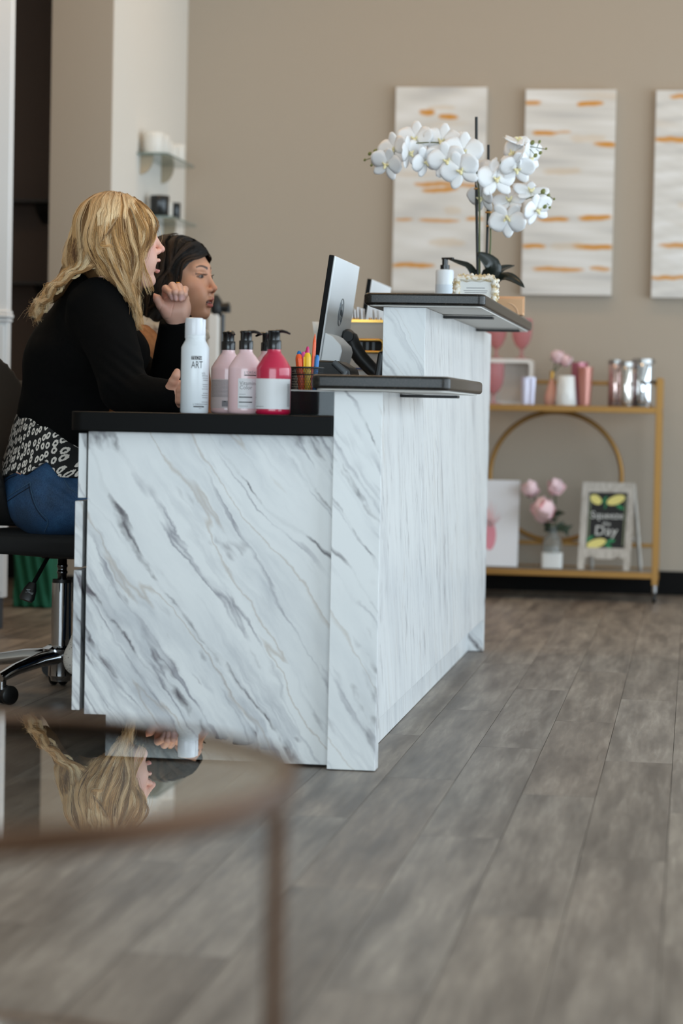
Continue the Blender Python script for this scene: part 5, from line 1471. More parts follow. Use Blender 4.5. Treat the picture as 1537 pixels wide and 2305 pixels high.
# hidden trunk, arms to the wrists
CT_ = A(150, 850, 6.27)
def trunk(p, g=0.0):
    q = aniso(p, CT_, lB, 1.5)
    d = sd_cone(q, A(116, 1060, 6.27), A(138, 940, 6.27), .118 + g, .106 + g)
    d = smin(d, sd_cone(q, A(138, 940, 6.27), A(166, 815, 6.27), .106 + g, .121 + g), .05)
    d = smin(d, sd_cone(q, A(166, 815, 6.27), A(196, 715, 6.27), .121 + g, .094 + g), .05)
    d = smin(d, sd_ell(p, A(250, 795, 6.20), np.array((.100, .15, .090)) + g), .07)
    return d
def arm_r(p, g=0.0):
    d = sd_cone(p, A(226, 698, 6.075), A(280, 866, 5.925), .074 + g, .055 + g)
    return smin(d, sd_cone(p, A(280, 880, 5.925), A(388, 894, 5.80), .050 + g, .037 + g), .022)
def arm_l(p, g=0.0):
    d = sd_cone(p, A(222, 725, 6.46), A(368, 912, 6.43), .054 + g, .047 + g)
    return smin(d, sd_cone(p, A(370, 905, 6.43), A(398, 714, 6.335), .050 + g, .039 + g), .02)
def yoke(p, g=0.0):
    d = sd_cone(p, A(212, 690, 6.10), A(226, 675, 6.27), .060 + g, .060 + g)
    return smin(d, sd_cone(p, A(226, 675, 6.27), A(238, 688, 6.45), .060 + g, .058 + g), .03)
def body_b(p):
    d = smin(trunk(p, -.016), yoke(p, -.014), .05)
    d = smin(d, arm_r(p, -.011), .03); d = smin(d, arm_l(p, -.016), .03)
    d = smin(d, sd_cone(p, A(222, 668, 6.24), (HB + MB_ @ np.array([-.03, 0, -.10])).astype(np.float32), .055, .048), .03)
    return d
v, f = surface(body_b, (-2.0, 5.62, .50), (-1.18, 6.62, 1.24), .009)
parts.append((v, f, colors(len(v), SK)))
# left hand, loosely closed beside the chin
def chain(p, pts, rs, k=.004):
    d = None
    for i in range(len(pts) - 1):
        e = sd_cone(p, pts[i], pts[i + 1], rs[i], rs[i + 1]); d = e if d is None else smin(d, e, k)
    return d
FING = [[(372, 670, 6.335), (373, 650, 6.30), (384, 660, 6.262), (388.5, 672, 6.270)],
        [(386, 667, 6.340), (388, 643.5, 6.298), (395, 658, 6.256), (397, 673, 6.264)],
        [(401, 667, 6.340), (402.5, 645.5, 6.298), (407, 660, 6.256), (407.5, 674, 6.264)],
        [(415, 670, 6.335), (416.5, 651.5, 6.302), (416, 663, 6.268), (413.5, 672.5, 6.272)]]
FR = [(.0105, .0098, .0086, .0073), (.0108, .0100, .0088, .0075), (.0105, .0096, .0084, .0072), (.0095, .0086, .0074, .0062)]
FP = [[A(*q) for q in F] for F in FING]
def hand_l(p):
    d = sd_ell(p, A(398, 690, 6.318), (.034, .0165, .030))
    d = smin(d, sd_cone(p, A(376, 672, 6.330), A(416, 672, 6.330), .013, .012), .014)
    d = smin(d, sd_cone(p, A(380, 704, 6.310), A(370, 690, 6.300), .0185, .0150), .014)
    d = smin(d, sd_ell(p, A(416, 697, 6.310), (.0125, .016, .026)), .014)
    d = smin(d, sd_cone(p, A(398, 700, 6.320), A(399, 734, 6.333), .0265, .0265), .022)
    for P, r in zip(FP, FR): d = smin(d, chain(p, P, r), .0018)
    th = chain(p, [A(376, 702, 6.305), A(362, 686, 6.290), A(354, 673, 6.285), A(347, 667, 6.288)], (.0155, .0125, .0108, .0080), .006)
    d = smin(d, th, .009)
    d = d + .0012 * np.exp(-((np.abs(sd_cone(p, A(372, 706, 6.29), A(377, 682, 6.29), .016, .016))) / .0012) ** 2)
    d = d + .0008 * np.exp(-((np.abs(sd_cone(p, A(380, 728, 6.29), A(424, 719, 6.29), .008, .008))) / .0009) ** 2)
    return d
lo = A(340, 742, 6.22); hi = A(436, 628, 6.40)
v, f = surface(hand_l, (lo[0] - .01, 6.215, lo[2] - .005), (hi[0] + .02, 6.395, hi[2] + .01), .0014)
c = colors(len(v), (216, 168, 148))
tipred = np.zeros(len(v))
for P in FP:
    tipred += np.exp(-(np.linalg.norm(v - P[3], axis=1) / .009) ** 2) * .45
tipred += np.exp(-(np.linalg.norm(v - A(347, 667, 6.285), axis=1) / .012) ** 2) * .7 + np.exp(-(np.linalg.norm(v - A(374, 694, 6.29), axis=1) / .02) ** 2) * .3
c = c + (linc((214, 136, 118)) - c) * np.clip(tipred, 0, 1)[:, None]
for P in FP:
    n = np.array([0, -1, .1]); n /= np.linalg.norm(n); d = v - (P[3] + np.array([0, -.0045, .003]))
    m = np.clip(1.3 - np.sqrt((d[:, 0] / .0048) ** 2 + (d[:, 2] / .0062) ** 2), 0, 1) * (v[:, 1] < P[3][1] - .0035)
    c = c + (linc((236, 190, 184)) - c) * np.clip(m * 2.5, 0, 1)[:, None] * .8
parts.append((v, f, c))
# right hand on the desk edge
RF = [[A(404, 869, 5.775), A(420, 865, 5.76), A(432, 880, 5.75), A(424, 893, 5.755)], [A(406, 880, 5.765), A(424, 878, 5.745), A(434, 892, 5.74), A(425, 902, 5.745)],
      [A(406, 892, 5.765), A(422, 892, 5.745), A(431, 902, 5.74), A(422, 909, 5.745)], [A(403, 902, 5.77), A(416, 904, 5.75), A(424, 911, 5.745), A(417, 914, 5.75)]]
def hand_r(p):
    d = sd_ell(p, A(402, 886, 5.785), (.032, .018, .033))
    d = smin(d, sd_cone(p, A(375, 894, 5.81), A(395, 891, 5.795), .027, .027), .018)
    for P in RF: d = smin(d, chain(p, P, (.0105, .0098, .0085, .0072)), .004)
    th = chain(p, [A(384, 872, 5.775), A(390, 858, 5.765), A(396, 846, 5.76), A(398.5, 837, 5.762)], (.0130, .0108, .0098, .0082), .005)
    return smin(d, th, .008)
lo = A(360, 930, 5.7); hi = A(445, 825, 5.7)
v, f = surface(hand_r, (lo[0] - .02, 5.69, lo[2] - .015), (hi[0] + .03, 5.87, hi[2] + .02), .0018)
parts.append((v, f, colors(len(v), (206, 152, 128))))
V, Fq, Cc = join(parts)
base = Vector((CH.x + .02, 6.3, .44))
blonde = link_mesh('person', V, Fq, M_skin, None, loc=base, smooth='full'); vcolor(blonde, Cc)
tag(blonde, 'person in black jacket and jeans leaning on the desk, closed hand at chin', 'person')
# ring on the finger
rp = Vector(FP[2][1]) * .55 + Vector(FP[2][0]) * .45; ax = (Vector(FP[2][1]) - Vector(FP[2][0])).normalized()
M = ax.to_track_quat('Z', 'Y').to_matrix()
b = MB().tube([rp + M @ Vector((.0112 * math.cos(a), .0112 * math.sin(a), 0)) for a in [2 * math.pi * k / 24 for k in range(25)]], .0013, 6, cap=False)
top = at(401, 636.5, 6.30)
for k in range(6): b.lathe([(0, -.0016), (.0016, 0), (0, .0016)], top + Vector(((k - 2.5) * .0016, 0, .0006 * (k % 2))), 6)
b.build('finger_ring', M_gold, blonde, smooth=True)
# clothes
M_jacket = mat('black_knit', (6, 6, 6), .95, 0, Specular_IOR_Level=.12); _t = NT(M_jacket)
_t.bump(_t.noise(_t.coord(), 500, 2, .6), .25, .002)
M_denim = mat('blue_denim', (20, 52, 86), .75); _t = NT(M_denim)
_n = _t.noise(_t.mapping(_t.coord(), scale=(1, 1, 1)), 9, 4, .6); _w = _t.noise(_t.mapping(_t.coord(), scale=(600, 600, 160)), 1, 2, .6)
_c = _t.ramp(_n, [(.34, (12, 38, 66)), (.56, (22, 62, 102)), (.74, (44, 92, 136))]); _c = _t.mix(.22, _c, _t.ramp(_w, [(.3, (8, 26, 48)), (.7, (90, 130, 165))])); _t.base(_c)
HEM = np.array([at(px, py, 6.15) for px, py in ((-40, 936), (30, 943), (78, 946), (125, 986), (190, 1042), (260, 1092))])
HEM2 = np.array([at(px, py, 6.15) for px, py in ((-40, 1080), (5, 1076), (45, 1062), (78, 1069), (100, 1052), (122, 1037), (150, 1073), (186, 1076), (260, 1085))])
def folds(p):
    return .0028 * vnoise(p * np.array([1, .6, 1.1], np.float32), 26, 3) + .0016 * vnoise(p, 60, 8)
def elbow_folds(p):
    c1 = A(300, 845, 5.9); d = np.linalg.norm(p - c1, axis=1); ax_ = (p - c1) @ np.array([.6, .1, .8], np.float32)
    return .0035 * np.sin(ax_ * 260) * np.exp(-(d / .07) ** 2)
def jacket_fn(p):
    d = smin(trunk(p, .0), yoke(p, .004), .06)
    d = smin(d, arm_r(p, .004), .035); d = smin(d, arm_l(p, .004), .035)
    d = smin(d, sd_cone(p, A(204, 660, 6.24), A(212, 628, 6.25), .068, .058), .03)     # collar
    d = smin(d, sd_cone(p, A(206, 645, 6.19), A(268, 690, 6.115), .052, .050), .04)
    d = d + folds(p) + elbow_folds(p)
    z0 = np.interp(p[:, 0] + .0, HEM[:, 0], HEM[:, 2])
    d = smax(d, z0 - p[:, 2], .006)
    # cuffs end before the hands, neck opening around the neck
    d = np.maximum(d, (p - A(405, 893, 5.79)) @ np.array([.97, -.2, 0], np.float32))
    cl = A(398, 719, 6.335); dl = (cl - A(372, 900, 6.43)); dl = dl / np.linalg.norm(dl)
    nl = dl + np.array([-.28, 0, 0], np.float32); nl /= np.linalg.norm(nl)
    s = np.where(np.linalg.norm(p - cl, axis=1) < .12, (p - cl) @ nl, -1)
    d = np.maximum(d, s)
    hn = (HB + MB_ @ np.array([-.035, 0, -.13])).astype(np.float32)
    d = smax(d, -sd_cone(p, hn, hn + np.array([.05, .01, .14], np.float32), .058, .07), .01)
    d = smax(d, (p - A(212, 609, 6.2)) @ np.array([.12, 0, .99], np.float32), .01)
    return d * .85
v, f = surface(jacket_fn, (-2.02, 5.60, .52), (-1.16, 6.64, 1.26), .0062)
link_mesh('jacket', v, f, M_jacket, blonde, smooth='full')
M_blouse = mat('patterned_blouse', (12, 12, 12), .8); _t = NT(M_blouse)
_p = _t.t.nodes.new('ShaderNodeNewGeometry').outputs['Position']; _s = _t.n('ShaderNodeSeparateXYZ', None, Vector=_p)
_v2 = _t.n('ShaderNodeCombineXYZ', None, X=_t.math('MULTIPLY_ADD', _s.outputs[1], -.8, _s.outputs[0]), Y=_t.math('MULTIPLY_ADD', _s.outputs[0], -.25, _t.math('MULTIPLY', _s.outputs[2], .68)), Z=0.0).outputs[0]
_vo = _t.n('ShaderNodeTexVoronoi', {'voronoi_dimensions': '2D'}, Vector=_v2, Scale=62.0, Randomness=.45)
_nz = _t.noise(_p, 260, 2, .6)
_d = _t.math('MULTIPLY_ADD', _nz, .25, _t.math('SUBTRACT', _vo.outputs[0], .125))
_in = _t.math('GREATER_THAN', _d, .14); _out = _t.math('LESS_THAN', _d, .36)
_t.base(_t.mix(_t.math('MULTIPLY', _in, _out), lin((12, 12, 12)), lin((226, 218, 208))))
def hips(p, g=0.0):
    q = aniso(p, A(105, 1115, 6.27), lB, 1.45)
    d = sd_ell(q, A(107, 1118, 6.27), np.array((.121, .121, .106)) + g)
    d = smin(d, sd_cone(q, A(110, 1070, 6.27), A(120, 1020, 6.27), .110 + g, .106 + g), .06)
    return d
def legs(p, g=0.0):
    d = None
    for dy, ank in ((-.095, A(205, 1440, 6.22)), (.10, A(260, 1440, 6.40))):
        kn = A(460, 1128, 6.27 + dy)
        e = sd_cone(p, A(118, 1132, 6.27 + dy), kn, .088 + g, .062 + g)
        e = smin(e, sd_cone(p, kn, ank, .060 + g, .040 + g), .03)
        d = e if d is None else smin(d, e, .02)
    return d
def blouse_fn(p):
    d = smin(trunk(p, -.004), hips(p, .006), .05)
    d = smin(d, sd_cone(p, A(118, 1120, 6.18), A(260, 1112, 6.18), .086, .070), .05)
    x = p[:, 0] - (p[:, 1] - 6.15) * .10
    z1 = np.interp(x, HEM[:, 0], HEM[:, 2]) + .03; z0 = np.interp(x, HEM2[:, 0], HEM2[:, 2])
    d = d + .0028 * vnoise(p, 45, 12)
    d = np.maximum(np.maximum(d, p[:, 2] - z1), z0 - p[:, 2])
    return np.maximum(d, -(d + .02)) * .85
v, f = surface(blouse_fn, (-2.02, 5.98, .48), (-1.3, 6.62, .84), .0055)
link_mesh('blouse', v, f, M_blouse, blonde, smooth='full')
def jeans_fn(p):
    d = smin(hips(p), legs(p), .05)
    q = p - A(150, 1110, 6.1)
    d = d + .0035 * np.sin((q[:, 0] * .55 + q[:, 2] * .85) * 210 + 4 * q[:, 0]) * np.exp(-((q[:, 0] + .0) / .07) ** 2 - ((q[:, 2]) / .035) ** 2) + .0014 * vnoise(p, 55, 21)
    return np.maximum(d, p[:, 2] - A(100, 1035, 6.2)[2]) * .85
v, f = surface(jeans_fn, (-2.02, 5.98, .14), (-1.10, 6.62, .75), .0075)
jeans = link_mesh('jeans', v, f, M_denim, blonde, smooth='full')
M_thread = mat('denim_stitching', (56, 84, 110), .8); M_seamd = mat('denim_seam', (10, 24, 44), .8)
def surf_line(name, pts, r, m, parent, fn=None, off=.001):
    P = spline(np.array([(a, b_, 0) for a, b_ in pts], float), max(8, len(pts) * 6))
    H = [ray_hit(fn or jeans_fn, a, b_, off=off) for a, b_, _ in P]
    H = [h for h in H if h is not None]
    if len(H) > 3: MB().tube(H, r, 5).build(name, m, parent)
surf_line('pocket_seam', [(3, 1128), (36, 1106), (68, 1086)], .0012, M_thread, jeans)
surf_line('pocket_seam', [(3, 1138), (36, 1115), (70, 1094)], .0012, M_seamd, jeans)
surf_line('pocket_seam', [(68, 1085), (72, 1109), (80, 1135), (92, 1155), (108, 1173), (100, 1199)], .0012, M_thread, jeans)
surf_line('pocket_seam', [(64, 1088), (68, 1110), (77, 1137), (89, 1157), (104, 1174)], .0010, M_seamd, jeans)
surf_line('side_seam', [(144, 1078), (152, 1093), (162, 1103), (186, 1116)], .0012, M_thread, jeans)
surf_line('waistband_seam', [(4, 1092), (18, 1078), (38, 1069)], .0013, M_seamd, jeans)
q = ray_hit(jeans_fn, 44, 1066)
if q is not None:
    MB().obox(q + Vector((0, -.002, .004)), (.016, .0015, .010), Matrix.Rotation(math.radians(20), 3, 'Y')).build('leather_patch', mat('tan_leather', (196, 142, 118), .6), jeans)
# shoe on the chair base
def shoe_fn(p):
    h0 = A(170, 1500, 6.12)
    d = sd_cone(p, h0 + np.array([.005, 0, .012], np.float32), h0 + np.array([.17, .03, -.055], np.float32), .036, .030)
    d = smin(d, sd_cone(p, h0 + np.array([.01, 0, .035], np.float32), h0 + np.array([.03, .02, .085], np.float32), .036, .042), .02)
    return np.maximum(d, (p - h0) @ np.array([-.35, 0, -.93], np.float32) - .034)
v, f = surface(shoe_fn, (-1.70, 6.03, .0), (-1.36, 6.27, .27), .006)
M_shoe = mat('speckled_sneaker', (206, 200, 192), .7); _t = NT(M_shoe)
_vn = _t.n('ShaderNodeTexVoronoi', None, Vector=_t.coord(), Scale=160.0)
_t.base(_t.mix(_t.math('LESS_THAN', _vn.outputs[0], .22), lin((206, 200, 192)), lin((90, 84, 80))))
link_mesh('shoe', v, f, M_shoe, blonde, smooth='full')
# hair: a soft under-volume and strands over it
def cap_b(p):
    L = to_local(p, HB, MB_).astype(np.float32)
    d = sd_ell(L, (-.020, 0, .034), (.094, .079, .0785))
    d = smin(d, sd_ell(L, (-.045, 0, -.03), (.07, .080, .085)), .03)
    d = smin(d, sd_cone(p, A(250, 560, 6.10), A(300, 650, 6.10), .035, .024), .03)
    d = smin(d, sd_cone(p, A(195, 560, 6.16), A(165, 610, 6.17), .042, .030), .03)
    d = smin(d, sd_cone(p, A(168, 612, 6.17), A(115, 665, 6.17), .024, .020), .02)
    d = smin(d, sd_cone(p, A(230, 560, 6.24), A(250, 650, 6.24), .04, .03), .03)
    face = sd_ell(L, (.085, 0, -.035), (.062, .085, .082))
    return smax(d, -face, .02) + .0025 * vnoise(p * np.array([1, 1, .35], np.float32), 130, 2)
v, f = surface(cap_b, (-1.90, 5.98, .95), (-1.32, 6.34, 1.36), .005)
hairs = [(v, f, colors(len(v), (112, 82, 52)))]
Yh = 6.135
def gx(pts): return np.array([tuple(at(a, b_, Yh + c_)) for a, b_, c_ in pts])
rngB = np.random.default_rng(5)
Gs = []
front = [gx([(292, 445, .01), (324, 460, -.025), (345, 492, -.035), (350, 518, -.045), (341, 536, -.062), (332, 552, -.074)]),
         gx([(290, 445, .01), (318, 462, -.03), (340, 498, -.052), (340, 530, -.066), (325, 560, -.082), (318, 590, -.09)]),
         gx([(286, 445, .005), (308, 468, -.042), (326, 504, -.066), (330, 545, -.082), (318, 580, -.09), (314, 612, -.093), (312, 630, -.093)]),
         gx([(282, 444, .0), (298, 475, -.055), (312, 520, -.08), (320, 560, -.09), (316, 600, -.094), (306, 640, -.094), (302, 664, -.092)]),
         gx([(276, 443, .0), (286, 485, -.065), (296, 535, -.088), (308, 580, -.096), (306, 620, -.097), (299, 655, -.095), (306, 700, -.09), (317, 735, -.085)]),
         gx([(268, 442, .0), (274, 492, -.07), (280, 545, -.092), (294, 592, -.098), (298, 640, -.098), (300, 680, -.094), (312, 722, -.088), (319, 742, -.086)])]
Gs.append((front, 1700, 44, dict(tight=.022, wave=.006, wl=.12, root=.2)))
mid = [gx([(268, 442, .0), (268, 492, -.072), (274, 545, -.093), (292, 596, -.098), (299, 648, -.098), (306, 690, -.092), (315, 722, -.088)]),
       gx([(262, 441, .0), (256, 495, -.074), (258, 548, -.095), (276, 598, -.1), (293, 646, -.1), (302, 684, -.094)]),
       gx([(256, 441, .0), (244, 495, -.074), (240, 550, -.095), (258, 596, -.1), (282, 640, -.1), (298, 678, -.096)]),
       gx([(250, 441, .0), (228, 496, -.072), (222, 550, -.092), (240, 592, -.098), (262, 628, -.1), (290, 668, -.098)])]
Gs.append((mid, 2100, 52, dict(tone=-.04, tight=.022, wave=.006, wl=.12, root=.3)))
knot = [gx([(262, 442, -.005), (276, 470, -.062), (268, 500, -.084), (245, 528, -.1), (229, 546, -.107)]),
        gx([(254, 442, -.005), (252, 478, -.066), (240, 512, -.09), (231, 534, -.104), (227, 547, -.107)]),
        gx([(246, 442, -.005), (226, 480, -.064), (217, 510, -.086), (221, 534, -.102), (226, 548, -.107)])]
Gs.append((knot, 650, 18, dict(tight=.03, wave=.001, wl=.12, root=.3, spread=.0012, fly=.0, lift=.002)))
back = [gx([(252, 441, .0), (234, 492, -.072), (226, 545, -.09), (234, 585, -.096), (252, 615, -.098), (272, 645, -.098)]),
        gx([(246, 441, .0), (216, 486, -.06), (203, 540, -.08), (208, 578, -.088), (226, 606, -.088), (252, 630, -.09)]),
        gx([(242, 441, .0), (205, 484, -.05), (190, 535, -.07), (192, 575, -.078), (196, 600, -.078)]),
        gx([(238, 442, .005), (196, 482, -.035), (174, 535, -.05), (167, 575, -.055), (172, 606, -.055)]),
        gx([(234, 443, .01), (190, 482, -.01), (166, 535, -.015), (155, 575, -.015), (160, 604, -.02)]),
        gx([(234, 443, .02), (190, 484, .03), (166, 537, .03), (157, 578, .03), (162, 606, .03)])]
Gs.append((back, 1500, 40, dict(tone=-.17, tight=.024, wave=.005, wl=.12, root=.35)))
tail = [gx([(230, 575, -.085), (222, 600, -.088), (190, 607, -.08), (160, 622, -.07), (128, 648, -.062), (112, 672, -.06), (96, 690, -.06), (86, 712, -.06)]),
        gx([(190, 560, -.068), (178, 592, -.068), (156, 616, -.06), (126, 640, -.055), (104, 662, -.05), (90, 682, -.05), (78, 700, -.052)]),
        gx([(172, 560, -.04), (160, 594, -.04), (138, 618, -.035), (114, 640, -.035), (96, 668, -.035), (84, 690, -.04), (76, 708, -.045)])]
Gs.append((tail, 1200, 15, dict(tone=.08, tight=.03, wave=.012, wl=.06, root=.1, fly=.06, spread=.002)))
far = []
for k in range(5):
    x0 = .06 - .035 * k
    far.append(to_world(np.array([(x0 * .8 - .01, .0, .108 - .004 * k), (x0 * .9 + .01, .055, .085), (x0 + .015, .088, .02), (x0 * .8 + .01, .09, -.05), (x0 * .6, .086, -.12), (x0 * .5 - .01, .08, -.18)]), HB, MB_))
Gs.append((far, 700, 30, dict(tight=.03, wave=.005, wl=.12, root=.3)))
whisk = [gx([(322, 560, -.09), (330, 600, -.094), (342, 630, -.094), (352, 652, -.094)]), gx([(316, 580, -.09), (322, 620, -.094), (326, 640, -.094), (330, 664, -.094)])]
Gs.append((whisk, 26, 5, dict(tight=.02, wave=.002, spread=.002, r=.0007)))
kn2 = [gx([(228, 546, -.107), (222, 552, -.108), (232, 556, -.108), (262, 556, -.102)]), gx([(230, 548, -.107), (238, 545, -.11), (232, 553, -.11), (220, 556, -.106)])]
Gs.append((kn2, 60, 8, dict(tight=.1, wave=.003, spread=.002, wl=.03)))
v, f, c = make_strands(Gs, 20, rngB, (255, 232, 192), (226, 178, 118), (112, 74, 44), (172, 126, 78), solid=cap_b)
hairs.append((v, f, c))
V, Fq, Cc = join(hairs)
o = link_mesh('hair', V, Fq, M_hair, blonde, smooth='full'); vcolor(o, Cc)

# ================================================================== brunette woman
SK2 = (216, 158, 126)
MD = frame(-14, 0, 0); jawD = .003
HD = np.array(at(488, 650, 6.72)) - MD @ np.array([.1145, 0, -.029])
v, f = surface(lambda p: head_fn(p, jawD, .0048), (-.13, -.10, -.185), (.135, .10, .125), .0015)
hc = head_color(v, SK2, (190, 104, 96), (40, 28, 24), (60, 36, 24), jawD, (212, 134, 104))
parts = [(to_world(v, HD, MD), f, hc)]
def loc(x, y, z): return (HD + MD @ np.array([x, y, z])).astype(np.float32)
def trunk_d(p, g=0.0):
    q = aniso(p, loc(-.07, 0, -.4), MD[:, 1], 1.5)
    d = sd_cone(q, loc(-.16, 0, -.60), loc(-.12, 0, -.385), .105 + g, .112 + g)
    d = smin(d, sd_cone(q, loc(-.12, 0, -.385), loc(-.07, 0, -.205), .112 + g, .085 + g), .05)
    for s in (-1, 1):
        d = smin(d, sd_cone(p, loc(-.06, 0, -.165), loc(-.06, s * .15, -.205), .055 + g, .058 + g), .04)
        d = smin(d, sd_cone(p, loc(-.06, s * .165, -.215), loc(-.02, s * .20, -.42), .056 + g, .045 + g), .03)
        d = smin(d, sd_cone(p, loc(-.02, s * .20, -.42), loc(.16, s * .13, -.415), .044 + g, .036 + g), .02)
    return d
def body_d(p): return smin(trunk_d(p, -.012), sd_cone(p, loc(-.02, 0, -.1), loc(-.06, 0, -.18), .05, .055), .03)
lo = HD - np.array([.42, .36, .80]); hi = HD + np.array([.34, .36, -.09])
v, f = surface(body_d, lo, hi, .010)
parts.append((v, f, colors(len(v), SK2)))
def hands_d(p):
    d = None
    for s in (-1, 1):
        e = sd_ell(to_local(p, loc(.215, s * .115, -.425), MD).astype(np.float32), (0, 0, 0), (.042, .034, .016))
        e = smin(e, sd_cone(p, loc(.15, s * .13, -.42), loc(.19, s * .12, -.424), .026, .026), .02)
        for k in range(4):
            y = s * (.092 + .016 * k)
            e = smin(e, chain(p, [loc(.24, y, -.422), loc(.285, y, -.418), loc(.31, y, -.432)], (.009, .0085, .007)), .004)
        e = smin(e, chain(p, [loc(.20, s * .085, -.425), loc(.23, s * .065, -.425), loc(.255, s * .06, -.43)], (.012, .010, .008)), .006)
        d = e if d is None else np.minimum(d, e)
    return d
lo2 = HD + np.array([.0, -.30, -.47]); hi2 = HD + np.array([.36, .22, -.37])
v, f = surface(hands_d, lo2, hi2, .0032)
parts.append((v, f, colors(len(v), SK2)))
V, Fq, Cc = join(parts)
based = Vector((HD[0] - .14, HD[1] + .03, .44))
brun = link_mesh('person', V, Fq, M_skin, None, loc=based, smooth='full'); vcolor(brun, Cc)
tag(brun, 'person in tan jacket with cream fleece collar seated beyond the one in black', 'person')
def hips_d(p):
    d = sd_ell(aniso(p, loc(-.17, 0, -.68), MD[:, 1], 1.4), loc(-.17, 0, -.66), (.12, .12, .10))
    for s in (-1, 1):
        d = smin(d, sd_cone(p, loc(-.15, s * .09, -.66), loc(.24, s * .10, -.64), .08, .06), .04)
        d = smin(d, sd_cone(p, loc(.24, s * .10, -.64), loc(.22, s * .10, -1.0), .055, .042), .03)
    return d
v, f = surface(hips_d, HD + np.array([-.42, -.34, -1.05]), HD + np.array([.40, .34, -.50]), .012)
link_mesh('trousers', v, f, mat('black_trousers', (16, 16, 18), .85), brun, smooth='full')
M_suede = mat('tan_suede', (172, 112, 66), .85); _t = NT(M_suede); _t.base(_t.ramp(_t.noise(_t.coord(), 30, 4, .6), [(.3, (138, 84, 46)), (.7, (190, 128, 78))]))
def jacket_d(p):
    d = trunk_d(p, .008) + .003 * vnoise(p, 24, 5)
    d = np.maximum(d, (p - loc(.165, 0, -.42)) @ MD[:, 0].astype(np.float32))
    d = smax(d, loc(0, 0, -.66)[2] - p[:, 2], .01)
    return smax(d, -sd_cone(p, loc(-.04, 0, -.15), loc(.0, 0, -.02), .062, .075), .01) * .85
v, f = surface(jacket_d, lo, hi, .0085)
link_mesh('jacket', v, f, M_suede, brun, smooth='full')
def fleece_fn(p):
    d = None
    P = [loc(.02, s * .085, -.235) if abs(s) > .5 else loc(-.115, 0, -.175) for s in (-1, 0, 1)]
    ring_ = [loc(-.05 + .105 * math.cos(a), .112 * math.sin(a), -.146 + .018 * math.cos(a + math.pi)) for a in [math.radians(k) for k in range(40, 321, 28)]]
    for i in range(len(ring_) - 1):
        e = sd_cone(p, ring_[i], ring_[i + 1], .026, .026); d = e if d is None else smin(d, e, .02)
    return d + .004 * vnoise(p, 160, 3) + .003 * vnoise(p, 300, 4)
v, f = surface(fleece_fn, HD + np.array([-.22, -.17, -.25]), HD + np.array([.12, .17, -.08]), .0045)
link_mesh('fleece_collar', v, f, mat('cream_fleece', (222, 206, 186), .95), brun, smooth='full')
def cap_d(p):
    L = to_local(p, HD, MD).astype(np.float32)
    d = sd_ell(L, (-.022, 0, .036), (.098, .084, .081))
    d = smin(d, sd_ell(L, (-.055, 0, -.04), (.065, .085, .09)), .03)
    for s in (-1, 1):
        d = smin(d, sd_cone(L, (-.012, s * .074, -.03), (-.02, s * .092, -.115 if s < 0 else -.18), .030, .028), .03)
    d = smin(d, sd_cone(L, (-.06, 0, -.06), (-.08, 0, -.115), .06, .045), .03)
    face = sd_ell(L, (.092, 0, -.036), (.072, .078, .098))
    return smax(d, -face, .012) + .002 * vnoise(p * np.array([1, 1, .3], np.float32), 130, 2)
v, f = surface(cap_d, HD + np.array([-.2, -.2, -.36]), HD + np.array([.14, .2, .14]), .005)
hairs = [(v, f, colors(len(v), (20, 15, 13)))]
Gs = []
for s in (-1, 1):
    g = []
    top = [(.085, .066), (.078, .082), (.058, .101), (.03, .114), (-.005, .120), (-.045, .114), (-.08, .092)]
    low = [(.026, -.150), (.012, -.155), (-.002, -.16), (-.02, -.165), (-.04, -.165), (-.06, -.16), (-.08, -.155)]
    for k in range(7):
        x0, z0_ = top[k]; xe, ze = low[k]; ze = ze if s < 0 else ze - .07
        xm = .044 - .020 * k if k < 3 else x0 * .6 - .005
        g.append(to_world(np.array([(x0, s * .002, z0_), (x0 - .012, s * .040, z0_ - .010), (xm + .004, s * .074, .038), (xm - .010, s * .086, -.025), (xm - .014, s * .089, -.075), (xe + .004, s * .094, -.11), (xe, s * .10, ze)]), HD, MD))
    Gs.append((g, 1500, 60, dict(tight=.016, wave=.006, wl=.09, root=.2, spread=.0018)))
g = [to_world(np.array([(-.09, y * .3, .09), (-.122, y * .8, .03), (-.128, y, -.06), (-.132, y * 1.1, -.11), (-.125, y * 1.1, -.155)]), HD, MD) for y in (-.07, -.03, 0, .03, .07)]
Gs.append((g, 600, 30, dict(tight=.03, wave=.005, wl=.1)))
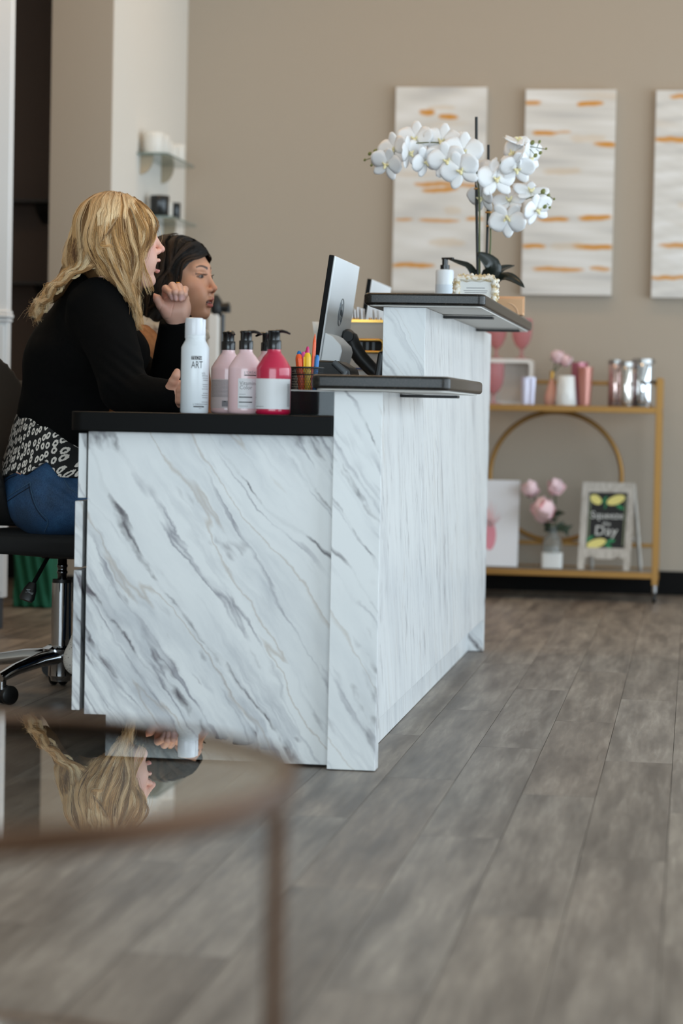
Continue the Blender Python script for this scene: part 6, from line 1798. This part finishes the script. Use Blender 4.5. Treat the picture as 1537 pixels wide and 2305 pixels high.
v, f, c = make_strands(Gs, 22, np.random.default_rng(9), (74, 52, 34), (30, 22, 18), (16, 12, 11), (20, 15, 13), solid=cap_d)
# warmer ends beside the cheek
hairs.append((v, f, c))
V, Fq, Cc = join(hairs)
o = link_mesh('hair', V, Fq, M_hair, brun, smooth='full'); vcolor(o, Cc)
# lashes
for sgn in (-1, 1):
    b = MB()
    for k in range(13):
        u = k / 12; y = sgn * (.019 + .029 * u); x = .0835 - .017 * u ** 1.7; z = .0085 + .0016 * math.sin(math.pi * u)
        p0 = Vector(loc(x, y, z)); p1 = Vector(loc(x + .006, y + sgn * .004 * (u - .2), z - .0002)); p2 = Vector(loc(x + .0105, y + sgn * .008 * (u - .2), z + .0030))
        b.tube([p0, p1, p2], [.0007, .0005, .0002], 4)
    b.build('eyelashes', mat('black_lash', (14, 10, 10), .6), brun)
# her chair
cx, cy = float(HD[0] - .17), float(HD[1] + .12)
t = thing('office_chair', 'black office chair under the person in the tan jacket, mostly hidden', 'chair', (cx, cy, 0))
MB().prism(rrect(cx - .24, cy - .21, cx + .24, cy + .21, .08), 'z', .37, .425).build('seat', M_cloth, t, bevel=.02)
MB().cyl((cx, cy, .09), (cx, cy, .37), .024, n=20).build('gas_cylinder', M_chrome, t, smooth=True)
for k in range(5):
    a = math.radians(-80 + 72 * k)
    lg = MB().tube([(cx, cy, .1), (cx +   .23 * math.cos(a), cy + .23 * math.sin(a), .07)], [.025, .014], 10).build('leg', M_chrome, t, smooth=True)
    MB().lathe([(0, -.016), (.024, -.016), (.025, .016), (0, .016)], (cx + .22 * math.cos(a), cy + .22 * math.sin(a), .0252), 16, Matrix.Rotation(H90, 3, 'X')).build('caster', M_blackmetal, lg, smooth=True)
MB().tube([(cx - .12, cy, .40), (cx - .27, cy, .43), (cx - .29, cy, .6)], .016, 8).build('back_bar', M_blackmetal, t, smooth=True)
MB().prism(rrect(cy - .2, .50, cy + .2, .85, .08), 'x', cx - .31, cx - .27).build('backrest', M_cloth, t, bevel=.015)
